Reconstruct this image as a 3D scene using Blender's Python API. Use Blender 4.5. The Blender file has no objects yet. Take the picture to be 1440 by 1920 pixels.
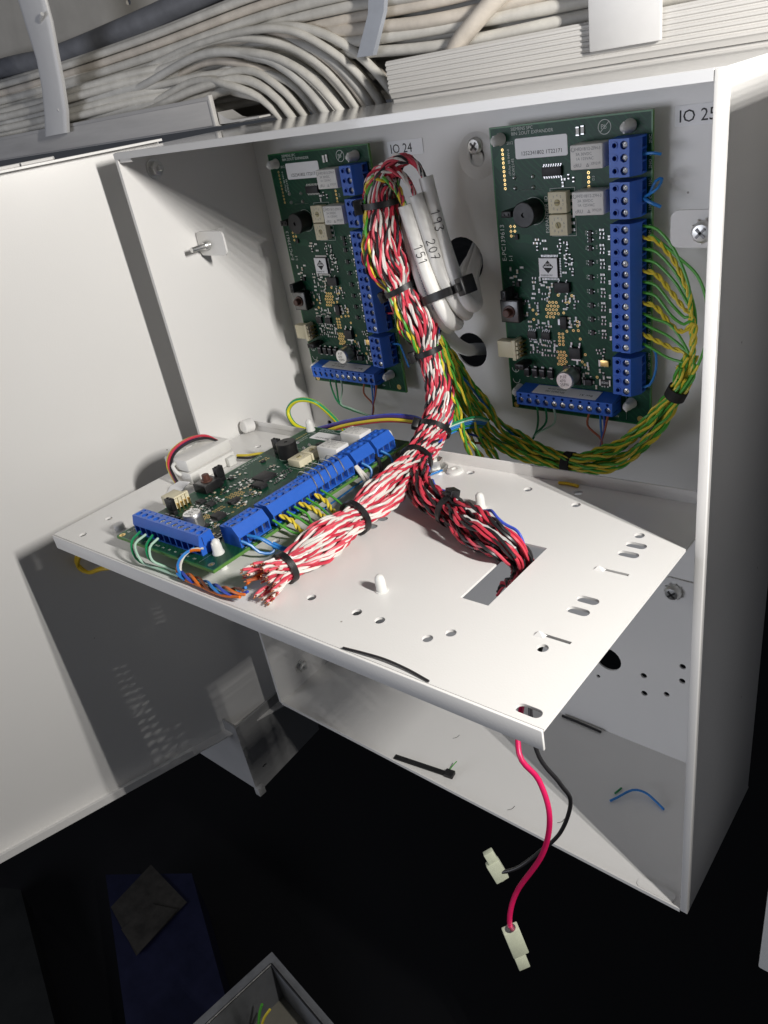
import bpy, bmesh, math, random
from mathutils import Vector, Matrix, Euler
from mathutils.geometry import delaunay_2d_cdt
random.seed(7)
S = 0.001                                   # everything below is written in millimetres
scene = bpy.context.scene
COL = scene.collection

# ------------------------------------------------------------------ camera, world, lamp, exposure
cd = bpy.data.cameras.new('camera'); cam = bpy.data.objects.new('camera', cd); COL.objects.link(cam)
right = Vector((0.763015, 0.626313, -0.159813)); down = Vector((0.204576, -0.468525, -0.859438)); fwd = Vector((-0.613153, 0.62307, -0.48562))
cm = Matrix((right, -down, -fwd)).transposed().to_4x4()
cm.translation = Vector((410.06, -361.14, 416.78)) * S
cam.matrix_world = cm
cd.sensor_fit = 'VERTICAL'; cd.sensor_height = 36; cd.sensor_width = 36; cd.lens = 27.34
cd.clip_start = 0.01; cd.clip_end = 60
scene.camera = cam
w = bpy.data.worlds.new('World'); scene.world = w; w.use_nodes = True
w.node_tree.nodes['Background'].inputs[0].default_value = (0.80, 0.86, 1.0, 1)
w.node_tree.nodes['Background'].inputs[1].default_value = 0.045
scene.view_settings.view_transform = 'Standard'; scene.view_settings.look = 'None'
scene.view_settings.exposure = 0.0; scene.view_settings.gamma = 1
# hand lamp with two columns of small LEDs, held to the right of the cabinet and facing left
LAMP = Vector((595, -204, 510))
for r in range(8):
    for c in range(2):
        ld = bpy.data.lights.new('lamp_led', 'AREA'); ld.energy = 0.236; ld.color = (1.0, 0.968, 0.925); ld.shape = 'DISK'; ld.size = 0.0022
        lo = bpy.data.objects.new('lamp_led', ld); COL.objects.link(lo)
        lo.location = (LAMP + Vector((5 * (c - .5), 9 * (c - .5), 10.0 * (r - 3.5)))) * S
        lo.rotation_euler = Vector((-1, .02, -.02)).to_track_quat('-Z', 'Y').to_euler()
# added soft fill from the front left, no real lamp, lifts the back panel
ld = bpy.data.lights.new('fill_light', 'AREA'); ld.energy = 8.6; ld.color = (.87, .90, 1.0); ld.shape = 'RECTANGLE'; ld.size = .9; ld.size_y = .6
lo = bpy.data.objects.new('fill_light', ld); COL.objects.link(lo); lo.location = (-.62, -1.65, .29)
lo.rotation_euler = (Vector((.15, 0, .3)) - lo.location).to_track_quat('-Z', 'Y').to_euler()

# ------------------------------------------------------------------ materials
MATS = {}
def mat(name, col, rough=.5, metal=0., spec=.5, var=0., vscale=60, bump=0., bscale=400, coat=0., trans=0., sub=0., ior=1.45, streak=None):
    if name in MATS: return MATS[name]
    m = bpy.data.materials.new(name); m.use_nodes = True
    nt = m.node_tree; b = nt.nodes['Principled BSDF']
    b.inputs['Base Color'].default_value = (*col, 1); b.inputs['Roughness'].default_value = rough
    b.inputs['Metallic'].default_value = metal; b.inputs['Specular IOR Level'].default_value = spec
    b.inputs['IOR'].default_value = ior
    if coat: b.inputs['Coat Weight'].default_value = coat; b.inputs['Coat Roughness'].default_value = .08
    if trans: b.inputs['Transmission Weight'].default_value = trans
    if sub:
        b.inputs['Subsurface Weight'].default_value = sub; b.inputs['Subsurface Radius'].default_value = (.002, .002, .002)
    tc = nt.nodes.new('ShaderNodeTexCoord')
    if var:
        n = nt.nodes.new('ShaderNodeTexNoise'); n.inputs['Scale'].default_value = vscale; n.inputs['Detail'].default_value = 6; n.inputs['Roughness'].default_value = .65
        src = tc.outputs['Object']
        if streak:
            mp = nt.nodes.new('ShaderNodeMapping'); mp.inputs['Scale'].default_value = streak; nt.links.new(src, mp.inputs[0]); src = mp.outputs[0]
        nt.links.new(src, n.inputs['Vector'])
        r = nt.nodes.new('ShaderNodeValToRGB')
        r.color_ramp.elements[0].position = .3; r.color_ramp.elements[1].position = .7
        r.color_ramp.elements[0].color = (*[c * (1 - var) for c in col], 1); r.color_ramp.elements[1].color = (*[min(1, c * (1 + var)) for c in col], 1)
        nt.links.new(n.outputs['Fac'], r.inputs[0]); nt.links.new(r.outputs[0], b.inputs['Base Color'])
        mr = nt.nodes.new('ShaderNodeMapRange'); mr.inputs['To Min'].default_value = max(.03, rough - 1.2 * var); mr.inputs['To Max'].default_value = min(1, rough + 1.6 * var)
        nt.links.new(n.outputs['Fac'], mr.inputs[0]); nt.links.new(mr.outputs[0], b.inputs['Roughness'])
    if bump:
        n2 = nt.nodes.new('ShaderNodeTexNoise'); n2.inputs['Scale'].default_value = bscale; n2.inputs['Detail'].default_value = 3
        nt.links.new(tc.outputs['Object'], n2.inputs['Vector'])
        bp = nt.nodes.new('ShaderNodeBump'); bp.inputs['Strength'].default_value = bump; bp.inputs['Distance'].default_value = .0004
        nt.links.new(n2.outputs['Fac'], bp.inputs['Height']); nt.links.new(bp.outputs[0], b.inputs['Normal'])
    MATS[name] = m
    return m
mat('paint', (.80, .79, .77), .26, spec=.45, var=.012, vscale=9, bump=.10, bscale=1300)
mat('paint_gloss', (.60, .60, .60), .07, spec=.5, var=.03, vscale=18, bump=.05, bscale=700)
mat('paint_grey', (.36, .36, .36), .42, var=.06, vscale=30, bump=.04)
mat('trunk', (.58, .565, .54), .42, var=.05, vscale=40, streak=(.3, 3, 3))
mat('trunk_dark', (.42, .41, .40), .5, var=.12, vscale=40, streak=(.25, 3, 3))  # darker, more mottled grey for the left wall and base
mat('trunk_back', (.40, .38, .34), .6, var=.10, vscale=25)
mat('clip', (.62, .615, .61), .38, var=.04, vscale=40, sub=.1)
mat('cable', (.60, .58, .53), .48, var=.17, vscale=55, bump=.06, bscale=300)
mat('cable_b', (.53, .52, .49), .48, var=.17, vscale=55, bump=.06, bscale=300)
mat('cable_c', (.64, .58, .50), .5, var=.17, vscale=55, bump=.06, bscale=300)
mat('cable_w', (.74, .73, .70), .40, var=.05, vscale=60, bump=.04)
mat('conduit', (.16, .165, .18), .5, var=.18, vscale=60)
mat('strap_grey', (.30, .32, .36), .45, var=.1, vscale=60)
mat('black', (.012, .012, .013), .38, var=.15, vscale=200)
mat('black_soft', (.016, .015, .014), .75, var=.2, vscale=300)
mat('chip', (.018, .018, .02), .5, var=.15, vscale=300)
mat('steel_dark', (.16, .16, .16), .4, metal=1.)
mat('steel', (.72, .72, .70), .36, metal=1., var=.08, vscale=500)
mat('solder', (.60, .60, .60), .32, metal=1.)
mat('gold', (.78, .56, .22), .32, metal=1.)
mat('copper', (.72, .32, .16), .35, metal=1.)
mat('blue', (.026, .125, .56), .36, var=.06, vscale=120, bump=.04, bscale=600)
mat('blue_shaded', (.008, .022, .12), .5)  # darker copy of blue: shade of the pockets and wells put into the colour
mat('relay', (.78, .77, .74), .45, var=.03, vscale=100)
mat('relay_ink', (.30, .30, .31), .7)
mat('cream', (.72, .66, .47), .45, var=.05, vscale=100)
mat('cream_d', (.46, .40, .22), .45)
mat('nylon', (.74, .74, .71), .35, var=.03)
mat('label', (.90, .90, .91), .4)
mat('ink', (.02, .02, .022), .6)
mat('ink_blue', (.12, .16, .34), .6)
mat('silk', (.62, .66, .62), .6)
mat('brown', (.10, .042, .03), .4)
mat('alu', (.70, .70, .69), .3, metal=.9, var=.06, vscale=300)
mat('tan', (.62, .52, .38), .5)
mat('conn', (.55, .58, .44), .42, var=.08, vscale=150)
mat('glass_seal', (.75, .77, .76), .15, trans=.7)
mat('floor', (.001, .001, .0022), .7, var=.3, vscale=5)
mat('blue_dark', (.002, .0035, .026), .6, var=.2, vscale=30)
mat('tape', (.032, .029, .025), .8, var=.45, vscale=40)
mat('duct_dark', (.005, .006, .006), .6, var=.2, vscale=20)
mat('box_grey', (.15, .155, .165), .5, var=.15, vscale=60)
mat('box_in', (.21, .20, .165), .55, var=.1, vscale=60)
PVC = dict(red=(.62, .050, .080), white=(.80, .77, .71), black=(.022, .021, .023), yellow=(.74, .58, .05), green=(.085, .38, .045), dgreen=(.012, .25, .09),
           blue=(.030, .21, .58), dblue=(.05, .09, .50), orange=(.74, .17, .018), brown=(.15, .05, .025), magenta=(.62, .012, .10), mint=(.45, .66, .52),
           rust=(.46, .12, .05), grey=(.32, .31, .31), cream=(.72, .70, .62), gold=(.74, .50, .02), red2=(.66, .085, .12), red3=(.52, .030, .060), white2=(.70, .68, .63), white3=(.76, .70, .66), purple=(.07, .04, .22))
for k, c in PVC.items(): mat('pvc_' + k, c, .34, spec=.5, var=.05, vscale=150)
def add_specks(name):
    m = MATS[name]; nt = m.node_tree; b = nt.nodes['Principled BSDF']; src = b.inputs['Base Color'].links[0].from_socket
    tc = nt.nodes.new('ShaderNodeTexCoord'); v = nt.nodes.new('ShaderNodeTexVoronoi'); v.inputs['Scale'].default_value = 42; v.inputs['Randomness'].default_value = 1.0
    nt.links.new(tc.outputs['Object'], v.inputs['Vector'])
    lt = nt.nodes.new('ShaderNodeMath'); lt.operation = 'LESS_THAN'; lt.inputs[1].default_value = .022; nt.links.new(v.outputs['Distance'], lt.inputs[0])
    sp = nt.nodes.new('ShaderNodeSeparateColor'); nt.links.new(v.outputs['Color'], sp.inputs[0])
    gt = nt.nodes.new('ShaderNodeMath'); gt.operation = 'GREATER_THAN'; gt.inputs[1].default_value = .35; nt.links.new(sp.outputs[0], gt.inputs[0])
    mu = nt.nodes.new('ShaderNodeMath'); mu.operation = 'MULTIPLY'; nt.links.new(lt.outputs[0], mu.inputs[0]); nt.links.new(gt.outputs[0], mu.inputs[1])
    m2 = nt.nodes.new('ShaderNodeMath'); m2.operation = 'MULTIPLY'; m2.inputs[1].default_value = .7; nt.links.new(mu.outputs[0], m2.inputs[0])
    mx = nt.nodes.new('ShaderNodeMixRGB'); mx.inputs[2].default_value = (.16, .13, .10, 1); nt.links.new(m2.outputs[0], mx.inputs[0]); nt.links.new(src, mx.inputs[1]); nt.links.new(mx.outputs[0], b.inputs['Base Color'])
add_specks('paint')
def pcb_material(name, c0, c1):
    m = bpy.data.materials.new(name); m.use_nodes = True; nt = m.node_tree; b = nt.nodes['Principled BSDF']; L = nt.links.new
    tc = nt.nodes.new('ShaderNodeTexCoord')
    mp = nt.nodes.new('ShaderNodeMapping'); mp.inputs['Rotation'].default_value = (0, 0, 0)
    L(tc.outputs['Object'], mp.inputs[0])
    v = nt.nodes.new('ShaderNodeTexVoronoi'); v.distance = 'CHEBYCHEV'; v.feature = 'F1'; v.inputs['Scale'].default_value = 95
    L(mp.outputs[0], v.inputs['Vector'])
    n = nt.nodes.new('ShaderNodeTexNoise'); n.inputs['Scale'].default_value = 60; n.inputs['Detail'].default_value = 2
    L(mp.outputs[0], n.inputs['Vector'])
    wv = nt.nodes.new('ShaderNodeTexWave'); wv.wave_type = 'BANDS'; wv.bands_direction = 'DIAGONAL'; wv.inputs['Scale'].default_value = 170; wv.inputs['Distortion'].default_value = 5; wv.inputs['Detail'].default_value = 0; wv.inputs['Detail Scale'].default_value = .4
    L(mp.outputs[0], wv.inputs['Vector'])
    mx = nt.nodes.new('ShaderNodeMath'); mx.operation = 'GREATER_THAN'; mx.inputs[1].default_value = .62; L(n.outputs['Fac'], mx.inputs[0])
    w2 = nt.nodes.new('ShaderNodeMath'); w2.operation = 'GREATER_THAN'; w2.inputs[1].default_value = .8; L(wv.outputs['Fac'], w2.inputs[0])
    ad = nt.nodes.new('ShaderNodeMath'); ad.operation = 'MULTIPLY'; L(w2.outputs[0], ad.inputs[0])
    sv = nt.nodes.new('ShaderNodeMath'); sv.operation = 'LESS_THAN'; sv.inputs[1].default_value = .5; L(n.outputs['Fac'], sv.inputs[0]); L(sv.outputs[0], ad.inputs[1])
    mi = nt.nodes.new('ShaderNodeMath'); mi.operation = 'MAXIMUM'; L(mx.outputs[0], mi.inputs[0]); L(ad.outputs[0], mi.inputs[1])
    mul = nt.nodes.new('ShaderNodeMath'); mul.operation = 'MULTIPLY'; mul.inputs[1].default_value = .75; L(mi.outputs[0], mul.inputs[0])
    mc = nt.nodes.new('ShaderNodeMixRGB'); mc.inputs[1].default_value = (*c0, 1); mc.inputs[2].default_value = (*c1, 1); L(mul.outputs[0], mc.inputs[0])
    L(mc.outputs[0], b.inputs['Base Color']); b.inputs['Roughness'].default_value = .36
    b.inputs['Specular IOR Level'].default_value = .22
    bp = nt.nodes.new('ShaderNodeBump'); bp.inputs['Strength'].default_value = .15; bp.inputs['Distance'].default_value = .0002; L(mi.outputs[0], bp.inputs['Height']); L(bp.outputs[0], b.inputs['Normal'])
    MATS[name] = m
pcb_material('pcb', (.006, .055, .030), (.010, .085, .040))
mat('pcb_edge', (.10, .24, .05), .5, var=.1, vscale=200)
mat('pcb_border', (.012, .14, .035), .32)
def earth_wire():
    m = mat('pvc_earth', (.02, .36, .12), .34); nt = m.node_tree
    tc = nt.nodes.new('ShaderNodeTexCoord'); sx = nt.nodes.new('ShaderNodeSeparateXYZ'); nt.links.new(tc.outputs['UV'], sx.inputs[0])
    fr_ = nt.nodes.new('ShaderNodeMath'); fr_.operation = 'PINGPONG'; fr_.inputs[1].default_value = .25
    g = nt.nodes.new('ShaderNodeMath'); g.operation = 'GREATER_THAN'; g.inputs[1].default_value = .14; nt.links.new(sx.outputs[0], fr_.inputs[0]); nt.links.new(fr_.outputs[0], g.inputs[0])
    mx = nt.nodes.new('ShaderNodeMixRGB'); mx.inputs[1].default_value = (.01, .30, .13, 1); mx.inputs[2].default_value = (.75, .72, .03, 1)
    nt.links.new(g.outputs[0], mx.inputs[0]); nt.links.new(mx.outputs[0], nt.nodes['Principled BSDF'].inputs['Base Color'])
earth_wire()

# ------------------------------------------------------------------ mesh helpers
TXT = {}
def text_geo(s, size):
    k = (s, size)
    if k not in TXT:
        c = bpy.data.curves.new('t', 'FONT'); c.body = s; c.size = 1.0; c.resolution_u = 2
        o = bpy.data.objects.new('t', c); COL.objects.link(o); bpy.context.view_layer.update()
        me = bpy.data.meshes.new_from_object(o)
        bpy.data.objects.remove(o); bpy.data.curves.remove(c)
        vs = [Vector((v.co.x, v.co.y, 0)) * size / .72 for v in me.vertices]; fs = [list(p.vertices) for p in me.polygons]
        bpy.data.meshes.remove(me)
        x1 = max([v.x for v in vs] + [0])
        TXT[k] = (vs, fs, x1)
    return TXT[k]
def circle(cx, cy, r, n=12): return [(cx + r * math.cos(2 * math.pi * i / n), cy + r * math.sin(2 * math.pi * i / n)) for i in range(n)]
def slot(x0, x1, cy, r, n=12):
    h = n // 2
    return [(x1 - r + r * math.cos(-math.pi / 2 + math.pi * i / h), cy + r * math.sin(-math.pi / 2 + math.pi * i / h)) for i in range(h + 1)] + \
           [(x0 + r + r * math.cos(math.pi / 2 + math.pi * i / h), cy + r * math.sin(math.pi / 2 + math.pi * i / h)) for i in range(h + 1)]
def rect(x0, y0, x1, y1): return [(x0, y0), (x1, y0), (x1, y1), (x0, y1)]
def rrect(x0, y0, x1, y1, r, n=4):
    o = []
    for cx, cy, a in ((x1 - r, y0 + r, -90), (x1 - r, y1 - r, 0), (x0 + r, y1 - r, 90), (x0 + r, y0 + r, 180)):
        for i in range(n + 1):
            t = math.radians(a + 90 * i / n); o.append((cx + r * math.cos(t), cy + r * math.sin(t)))
    return o
def inside(p, poly):
    x, y = p; c = False; j = len(poly) - 1
    for i in range(len(poly)):
        xi, yi = poly[i]; xj, yj = poly[j]
        if (yi > y) != (yj > y) and x < (xj - xi) * (y - yi) / (yj - yi) + xi: c = not c
        j = i
    return c
def crom(pts, step):
    P = [Vector(p) for p in pts]; P = [P[0] * 2 - P[1]] + P + [P[-1] * 2 - P[-2]]; out = []; par = []
    for i in range(1, len(P) - 2):
        n = max(2, int((P[i + 1] - P[i]).length / step))
        for k in range(n):
            t = k / n; a, b, c, d = P[i - 1:i + 3]
            out.append(.5 * ((2 * b) + (c - a) * t + (2 * a - 5 * b + 4 * c - d) * t * t + (3 * b - a - 3 * c + d) * t ** 3)); par.append(i - 1 + t)
    out.append(P[-2]); par.append(len(P) - 3.0)
    return out, par
class MB:
    def __init__(self): self.v = []; self.f = []; self.m = []; self.M = Matrix.Identity(4); self.uv = None
    def add(self, vs, fs, mi=0):
        n = len(self.v); M = self.M
        self.v += [M @ Vector(q) for q in vs]; self.f += [[i + n for i in q] for q in fs]; self.m += [mi] * len(fs); return self
    def box(self, x0, y0, z0, x1, y1, z1, mi=0, bev=0):
        if x1 < x0: x0, x1 = x1, x0
        if y1 < y0: y0, y1 = y1, y0
        if z1 < z0: z0, z1 = z1, z0
        if bev:
            bm = bmesh.new(); bmesh.ops.create_cube(bm, size=1)
            for q in bm.verts: q.co = Vector(((x0 + x1) / 2 + q.co.x * (x1 - x0), (y0 + y1) / 2 + q.co.y * (y1 - y0), (z0 + z1) / 2 + q.co.z * (z1 - z0)))
            bmesh.ops.bevel(bm, geom=list(bm.edges), offset=bev, segments=2, profile=.5, affect='EDGES')
            bm.verts.index_update(); self.add([q.co.copy() for q in bm.verts], [[q.index for q in fc.verts] for fc in bm.faces], mi); bm.free(); return self
        return self.add([(x0, y0, z0), (x1, y0, z0), (x1, y1, z0), (x0, y1, z0), (x0, y0, z1), (x1, y0, z1), (x1, y1, z1), (x0, y1, z1)],
                        [(0, 3, 2, 1), (4, 5, 6, 7), (0, 1, 5, 4), (1, 2, 6, 5), (2, 3, 7, 6), (3, 0, 4, 7)], mi)
    def rings(self, rs, mi=0, caps=True, closed=False):
        n = len(rs[0]); vs = [q for r in rs for q in r]; fs = []
        k = len(rs) if closed else len(rs) - 1
        for i in range(k):
            a = i * n; b = ((i + 1) % len(rs)) * n
            for j in range(n): fs.append((a + j, a + (j + 1) % n, b + (j + 1) % n, b + j))
        if caps and not closed: fs.append(tuple(range(n))[::-1]); fs.append(tuple(range((len(rs) - 1) * n, len(rs) * n)))
        return self.add(vs, fs, mi)
    def lathe(self, prof, o, ax, n=16, mi=0):
        ax = Vector(ax).normalized(); u = ax.orthogonal().normalized(); w_ = ax.cross(u); o = Vector(o)
        return self.rings([[o + ax * h + (u * math.cos(2 * math.pi * i / n) + w_ * math.sin(2 * math.pi * i / n)) * max(r, .001) for i in range(n)] for r, h in prof], mi)
    def cyl(self, p0, p1, r0, r1=None, n=12, mi=0):
        p0 = Vector(p0); p1 = Vector(p1); d = p1 - p0
        return self.lathe([(r0, 0), (r0 if r1 is None else r1, d.length)], p0, d, n, mi)
    def tube(self, pts, r, n=8, mi=0, flat=None):
        P = [Vector(q) for q in pts]; rs = []; up = None
        for i, q in enumerate(P):
            t = (P[min(i + 1, len(P) - 1)] - P[max(i - 1, 0)])
            t = t.normalized() if t.length > 1e-9 else Vector((0, 0, 1))
            if up is None: up = t.orthogonal().normalized()
            up = (up - t * up.dot(t)); up = up.normalized() if up.length > 1e-6 else t.orthogonal().normalized()
            s = t.cross(up); rr = r[i] if isinstance(r, (list, tuple)) else r
            rs.append([q + (up * math.cos(2 * math.pi * k / n) + s * math.sin(2 * math.pi * k / n)) * rr for k in range(n)])
        return self.rings(rs, mi)
    def prism(self, poly, lo, hi, fn, mi=0):
        n = len(poly); vs = [fn(a, b, lo) for a, b in poly] + [fn(a, b, hi) for a, b in poly]
        return self.add(vs, [tuple(range(n))[::-1], tuple(range(n, 2 * n))] + [(i, (i + 1) % n, n + (i + 1) % n, n + i) for i in range(n)], mi)
    def sheet(self, outer, holes, z0, z1, fn=lambda a, b, c: (a, b, c), mi=0, wall=None, bottom=True, side=True):
        """flat plate with real openings, from z0 (back) to z1 (front)"""
        loops = [outer] + list(holes); vs = []; es = []
        for lp in loops:
            n = len(vs); vs += [Vector(q) for q in lp]; es += [(n + i, n + (i + 1) % len(lp)) for i in range(len(lp))]
        V, E_, F, *_ = delaunay_2d_cdt(vs, es, [], 0, 1e-5)
        keep = []
        for t in F:
            c = ((V[t[0]].x + V[t[1]].x + V[t[2]].x) / 3, (V[t[0]].y + V[t[1]].y + V[t[2]].y) / 3)
            if inside(c, outer) and not any(inside(c, h) for h in holes): keep.append(tuple(t))
        self.add([fn(q.x, q.y, z1) for q in V], keep, mi)
        if bottom: self.add([fn(q.x, q.y, z0) for q in V], [t[::-1] for t in keep], mi)
        for k, lp in enumerate(loops):
            if k == 0 and not side: continue
            n = len(lp); self.add([fn(a, b, z0) for a, b in lp] + [fn(a, b, z1) for a, b in lp], [(i, (i + 1) % n, n + (i + 1) % n, n + i) for i in range(n)], mi if wall is None else wall)
        return self
    def text(self, s, size, x, y, z=0, rot=0, mi=0, align='l', M=None, sx=1.0):
        vs, fs, wd = text_geo(s, size); off = {'l': 0, 'c': -wd / 2, 'r': -wd}[align]
        T = (M or Matrix.Identity(4)) @ Matrix.Translation((x, y, z)) @ Matrix.Rotation(math.radians(rot), 4, 'Z') @ Matrix.Diagonal((sx, 1, 1, 1))
        return self.add([T @ (q + Vector((off, 0, 0))) for q in vs], fs, mi)
    def mesh(self, name, mats, smooth=True):
        me = bpy.data.meshes.new(name); me.from_pydata([tuple(q * S) for q in self.v], [], self.f)
        for m in (mats if isinstance(mats, (list, tuple)) else [mats]): me.materials.append(MATS[m])
        me.polygons.foreach_set('material_index', self.m); me.validate(); me.update()
        bm = bmesh.new(); bm.from_mesh(me); bmesh.ops.recalc_face_normals(bm, faces=bm.faces); bm.to_mesh(me); bm.free()
        if smooth: me.shade_smooth(); me.set_sharp_from_angle(angle=math.radians(38))
        return me
    def build(self, name, mats, parent=None, smooth=True): return link(name, self.mesh(name, mats, smooth), parent)
def link(name, me, parent=None):
    o = bpy.data.objects.new(name, me); COL.objects.link(o); o.parent = parent; return o
def tag(o, label=None, cat=None, group=None, kind=None):
    if label: o['label'] = label
    if cat: o['category'] = cat
    if group: o['group'] = group
    if kind: o['kind'] = kind
    return o
def empty(name, label, cat, loc=(0, 0, 0), rot=(0, 0, 0), group=None):
    o = bpy.data.objects.new(name, None); COL.objects.link(o); o.empty_display_size = .01
    o.location = Vector(loc) * S; o.rotation_euler = rot
    return tag(o, label, cat, group)

W, H, D = 318.25, 401.4, 97.9

# ------------------------------------------------------------------ setting: floor far below, coloured near-black to stand for the unlit void
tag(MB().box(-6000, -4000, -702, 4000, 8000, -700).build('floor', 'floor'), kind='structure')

# ------------------------------------------------------------------ cabinet
cab = empty('cabinet', 'open white steel wall cabinet holding two circuit boards on its back panel', 'cabinet')
XZ = lambda a, b, c: (a, -c, b)                      # plate drawn in x,z, thickness towards the viewer
bh = [circle(166.6, 372.0, 3.6, 16), circle(151, 320, 13, 24), circle(150, 268.5, 10.5, 24), circle(230.9, 66, 9, 20),
      circle(254.9, 62.4, 2.1), circle(255.3, 47.6, 2.1), circle(269.7, 53.5, 1.9), circle(279.1, 80.2, 2.0), circle(279.1, 68.7, 2.0), circle(223.7, 48.2, 1.4), circle(16.4, 202.2, 2.2), circle(60, 60, 9, 20), circle(90, 40, 2.1)]
back = MB().sheet(rect(0, 0, W + 2.2, H), bh, -1.2, 0, XZ).build('back_panel', 'paint', cab)
MB().lathe([(12, 0), (10.6, .5), (5, .8), (4.2, .2)], (166.6, .2, 372.8), (0, -1, 0), 28).build('pressed_boss', 'paint', back)
MB().sheet(rect(-D, 0, 0, H), [], 0, 1.2, lambda a, b, c: (-c, a, b)).build('left_side', 'paint', cab)
MB().sheet(rect(-D, 0, 0, H), [], 0, 1.2, lambda a, b, c: (W + 2.2 + c, a, b)).build('right_side', 'paint', cab)
MB().box(-1.2, -D, H, W + 3.4, 1.2, H + 1.2).build('top_side', 'paint_gloss', cab)
MB().sheet(rect(-1.2, -D, W + 3.4, 1.2), [], -1.2, 0).build('bottom_side', 'paint', cab)
# front folds of the steel
mb = MB(); mb.box(W - .2, -D - 1.0, 0.4, W + 3.6, -D - .05, H + .9, bev=.3); mb.box(W - .2, -D - .05, 0.6, W + .7, -D + 3.5, H - .2)
mb.build('front_fold', 'paint', cab)
mb = MB(); mb.box(-1.4, -D - 1.0, H - 2.2, W - .4, -D - .05, H + 1.0); mb.build('front_fold', 'paint_gloss', cab)
mb = MB(); mb.box(-1.3, -D - .9, 0.3, 1.0, -D - .05, H - 2.4); mb.build('front_fold', 'paint', cab)
mb = MB(); mb.box(1.2, -D - 1.0, -1.2, W - .4, -D - .05, 1.2); mb.build('front_fold', 'paint', cab)
mb = MB(); mb.prism(rrect(W - 26, -D + .5, W - 5, -D + 7, 2.5), .05, .6, lambda a, b, c: (a, b, c)); mb.build('corner_tab', 'paint', cab)
mb = MB(); mb.box(.2, -D + .2, H - 4.2, 12, -D + 2.2, H - .1, bev=.5); mb.build('corner_tab', 'paint', cab)
# screws
def screw_head(o, ax, r=4.2, wash=True, dome=2.6):
    mb = MB(); ax = Vector(ax); o = Vector(o)
    if wash: mb.lathe([(r * 1.55, 0), (r * 1.55, .5), (r * .8, .6)], o, ax, 20)
    mb.lathe([(r, .5), (r * .98, .5 + dome * .5), (r * .75, .5 + dome * .9), (r * .3, .5 + dome), (.01, .5 + dome)], o, ax, 18)
    u = ax.orthogonal().normalized(); v = ax.cross(u)
    for a, b in ((u, v), (v, u)):
        p = o + ax * (.5 + dome * .8)
        vs = [p + a * (sa * r * .55) + b * (sb * r * .12) + ax * h for h in (0, dome * .28) for sa, sb in ((-1, -1), (1, -1), (1, 1), (-1, 1))]
        mb.add(vs, [(0, 3, 2, 1), (4, 5, 6, 7), (0, 1, 5, 4), (1, 2, 6, 5), (2, 3, 7, 6), (3, 0, 4, 7)], 1)
    return mb
def star_washer(mb, o, ax, r):
    ax = Vector(ax); u = ax.orthogonal().normalized(); v = ax.cross(u); o = Vector(o)
    for k in range(10):
        a = 2 * math.pi * k / 10; d = u * math.cos(a) + v * math.sin(a)
        mb.cyl(o + d * r * .8 + ax * .3, o + d * r * 1.18 + ax * .7, .42, .3, 6)
mb = screw_head((166.6, 0, 377.6), (0, -1, 0), 4.2, False); mb.build('screw', ['steel', 'steel_dark'], cab)
mb = MB(); mb.lathe([(5.6, 0), (5.6, .7)], (0, -76.2, 390.8), (1, 0, 0), 24); mb.lathe([(4.0, .7), (4.0, 3.6), (3.0, 4.0), (1.7, 4.0), (1.7, 6), (1.2, 6.4)], (0, -76.2, 390.8), (1, 0, 0), 6)
nutm = mb.build('nut', 'steel', cab)
o = link('nut', nutm.data, cab); o.location = Vector((0, 5.5, -386.5 + 12)) * S
for (x0, x1, z0, z1, sx, sz) in ((1.0, 26, 338.5, 352.5, 10.5, 344.8), (291, W + 2, 342, 355.5, 303.5, 348.0), (291, W + 2, 176, 189.5, 296.0, 182.5)):
    left = x0 < 10
    r_ = 3.0; n = 4
    out = rrect(x0, z0, x1, z1, r_)
    t = MB().sheet(out, [], 60, 61.2, XZ).box(x0 if left else x1 - 1.2, -60.4, z0 + 2, (x0 + 1.2) if left else x1, -40, z1 - 2).build('mounting_tab', 'paint', cab)
    mb = screw_head((sx, -61.2, sz), (0, -1, 0), 4.0 if not left else 2.6, False, 3.4); star_washer(mb, (sx, -61.3, sz), (0, -1, 0), 4.0 if not left else 2.6)
    if left: mb.cyl((sx, -64, sz), (sx, -74, sz), 1.5, n=10)
    mb.build('screw', ['steel', 'steel_dark'], t)
# small marks and scratches moulded in the back, printed name labels
def sticker(x0, z0, x1, z1, s, size, tilt):
    R_ = Matrix.Translation(((x0 + x1) / 2, 0, (z0 + z1) / 2)) @ Matrix.Rotation(math.radians(tilt), 4, 'Y') @ Matrix.Rotation(math.pi / 2, 4, 'X')
    a = MB(); a.M = R_; a.sheet(rrect(-(x1 - x0) / 2, -(z1 - z0) / 2, (x1 - x0) / 2, (z1 - z0) / 2, .5), [], .1, .3)
    so = a.build('name_label', 'label', cab); so['label'] = 'printed label reading ' + s
    b = MB(); b.M = R_; b.text(s, size, -(x1 - x0) / 2 + 1.6, -size / 2, .38, sx=1.0); b.build('lettering', 'ink', so)
sticker(109, 376.4, 133.2, 384.0, 'IO 24', 4.7, 0)
sticker(267.8, 377, 291.8, 385, 'IO 25', 4.9, 0)
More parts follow.
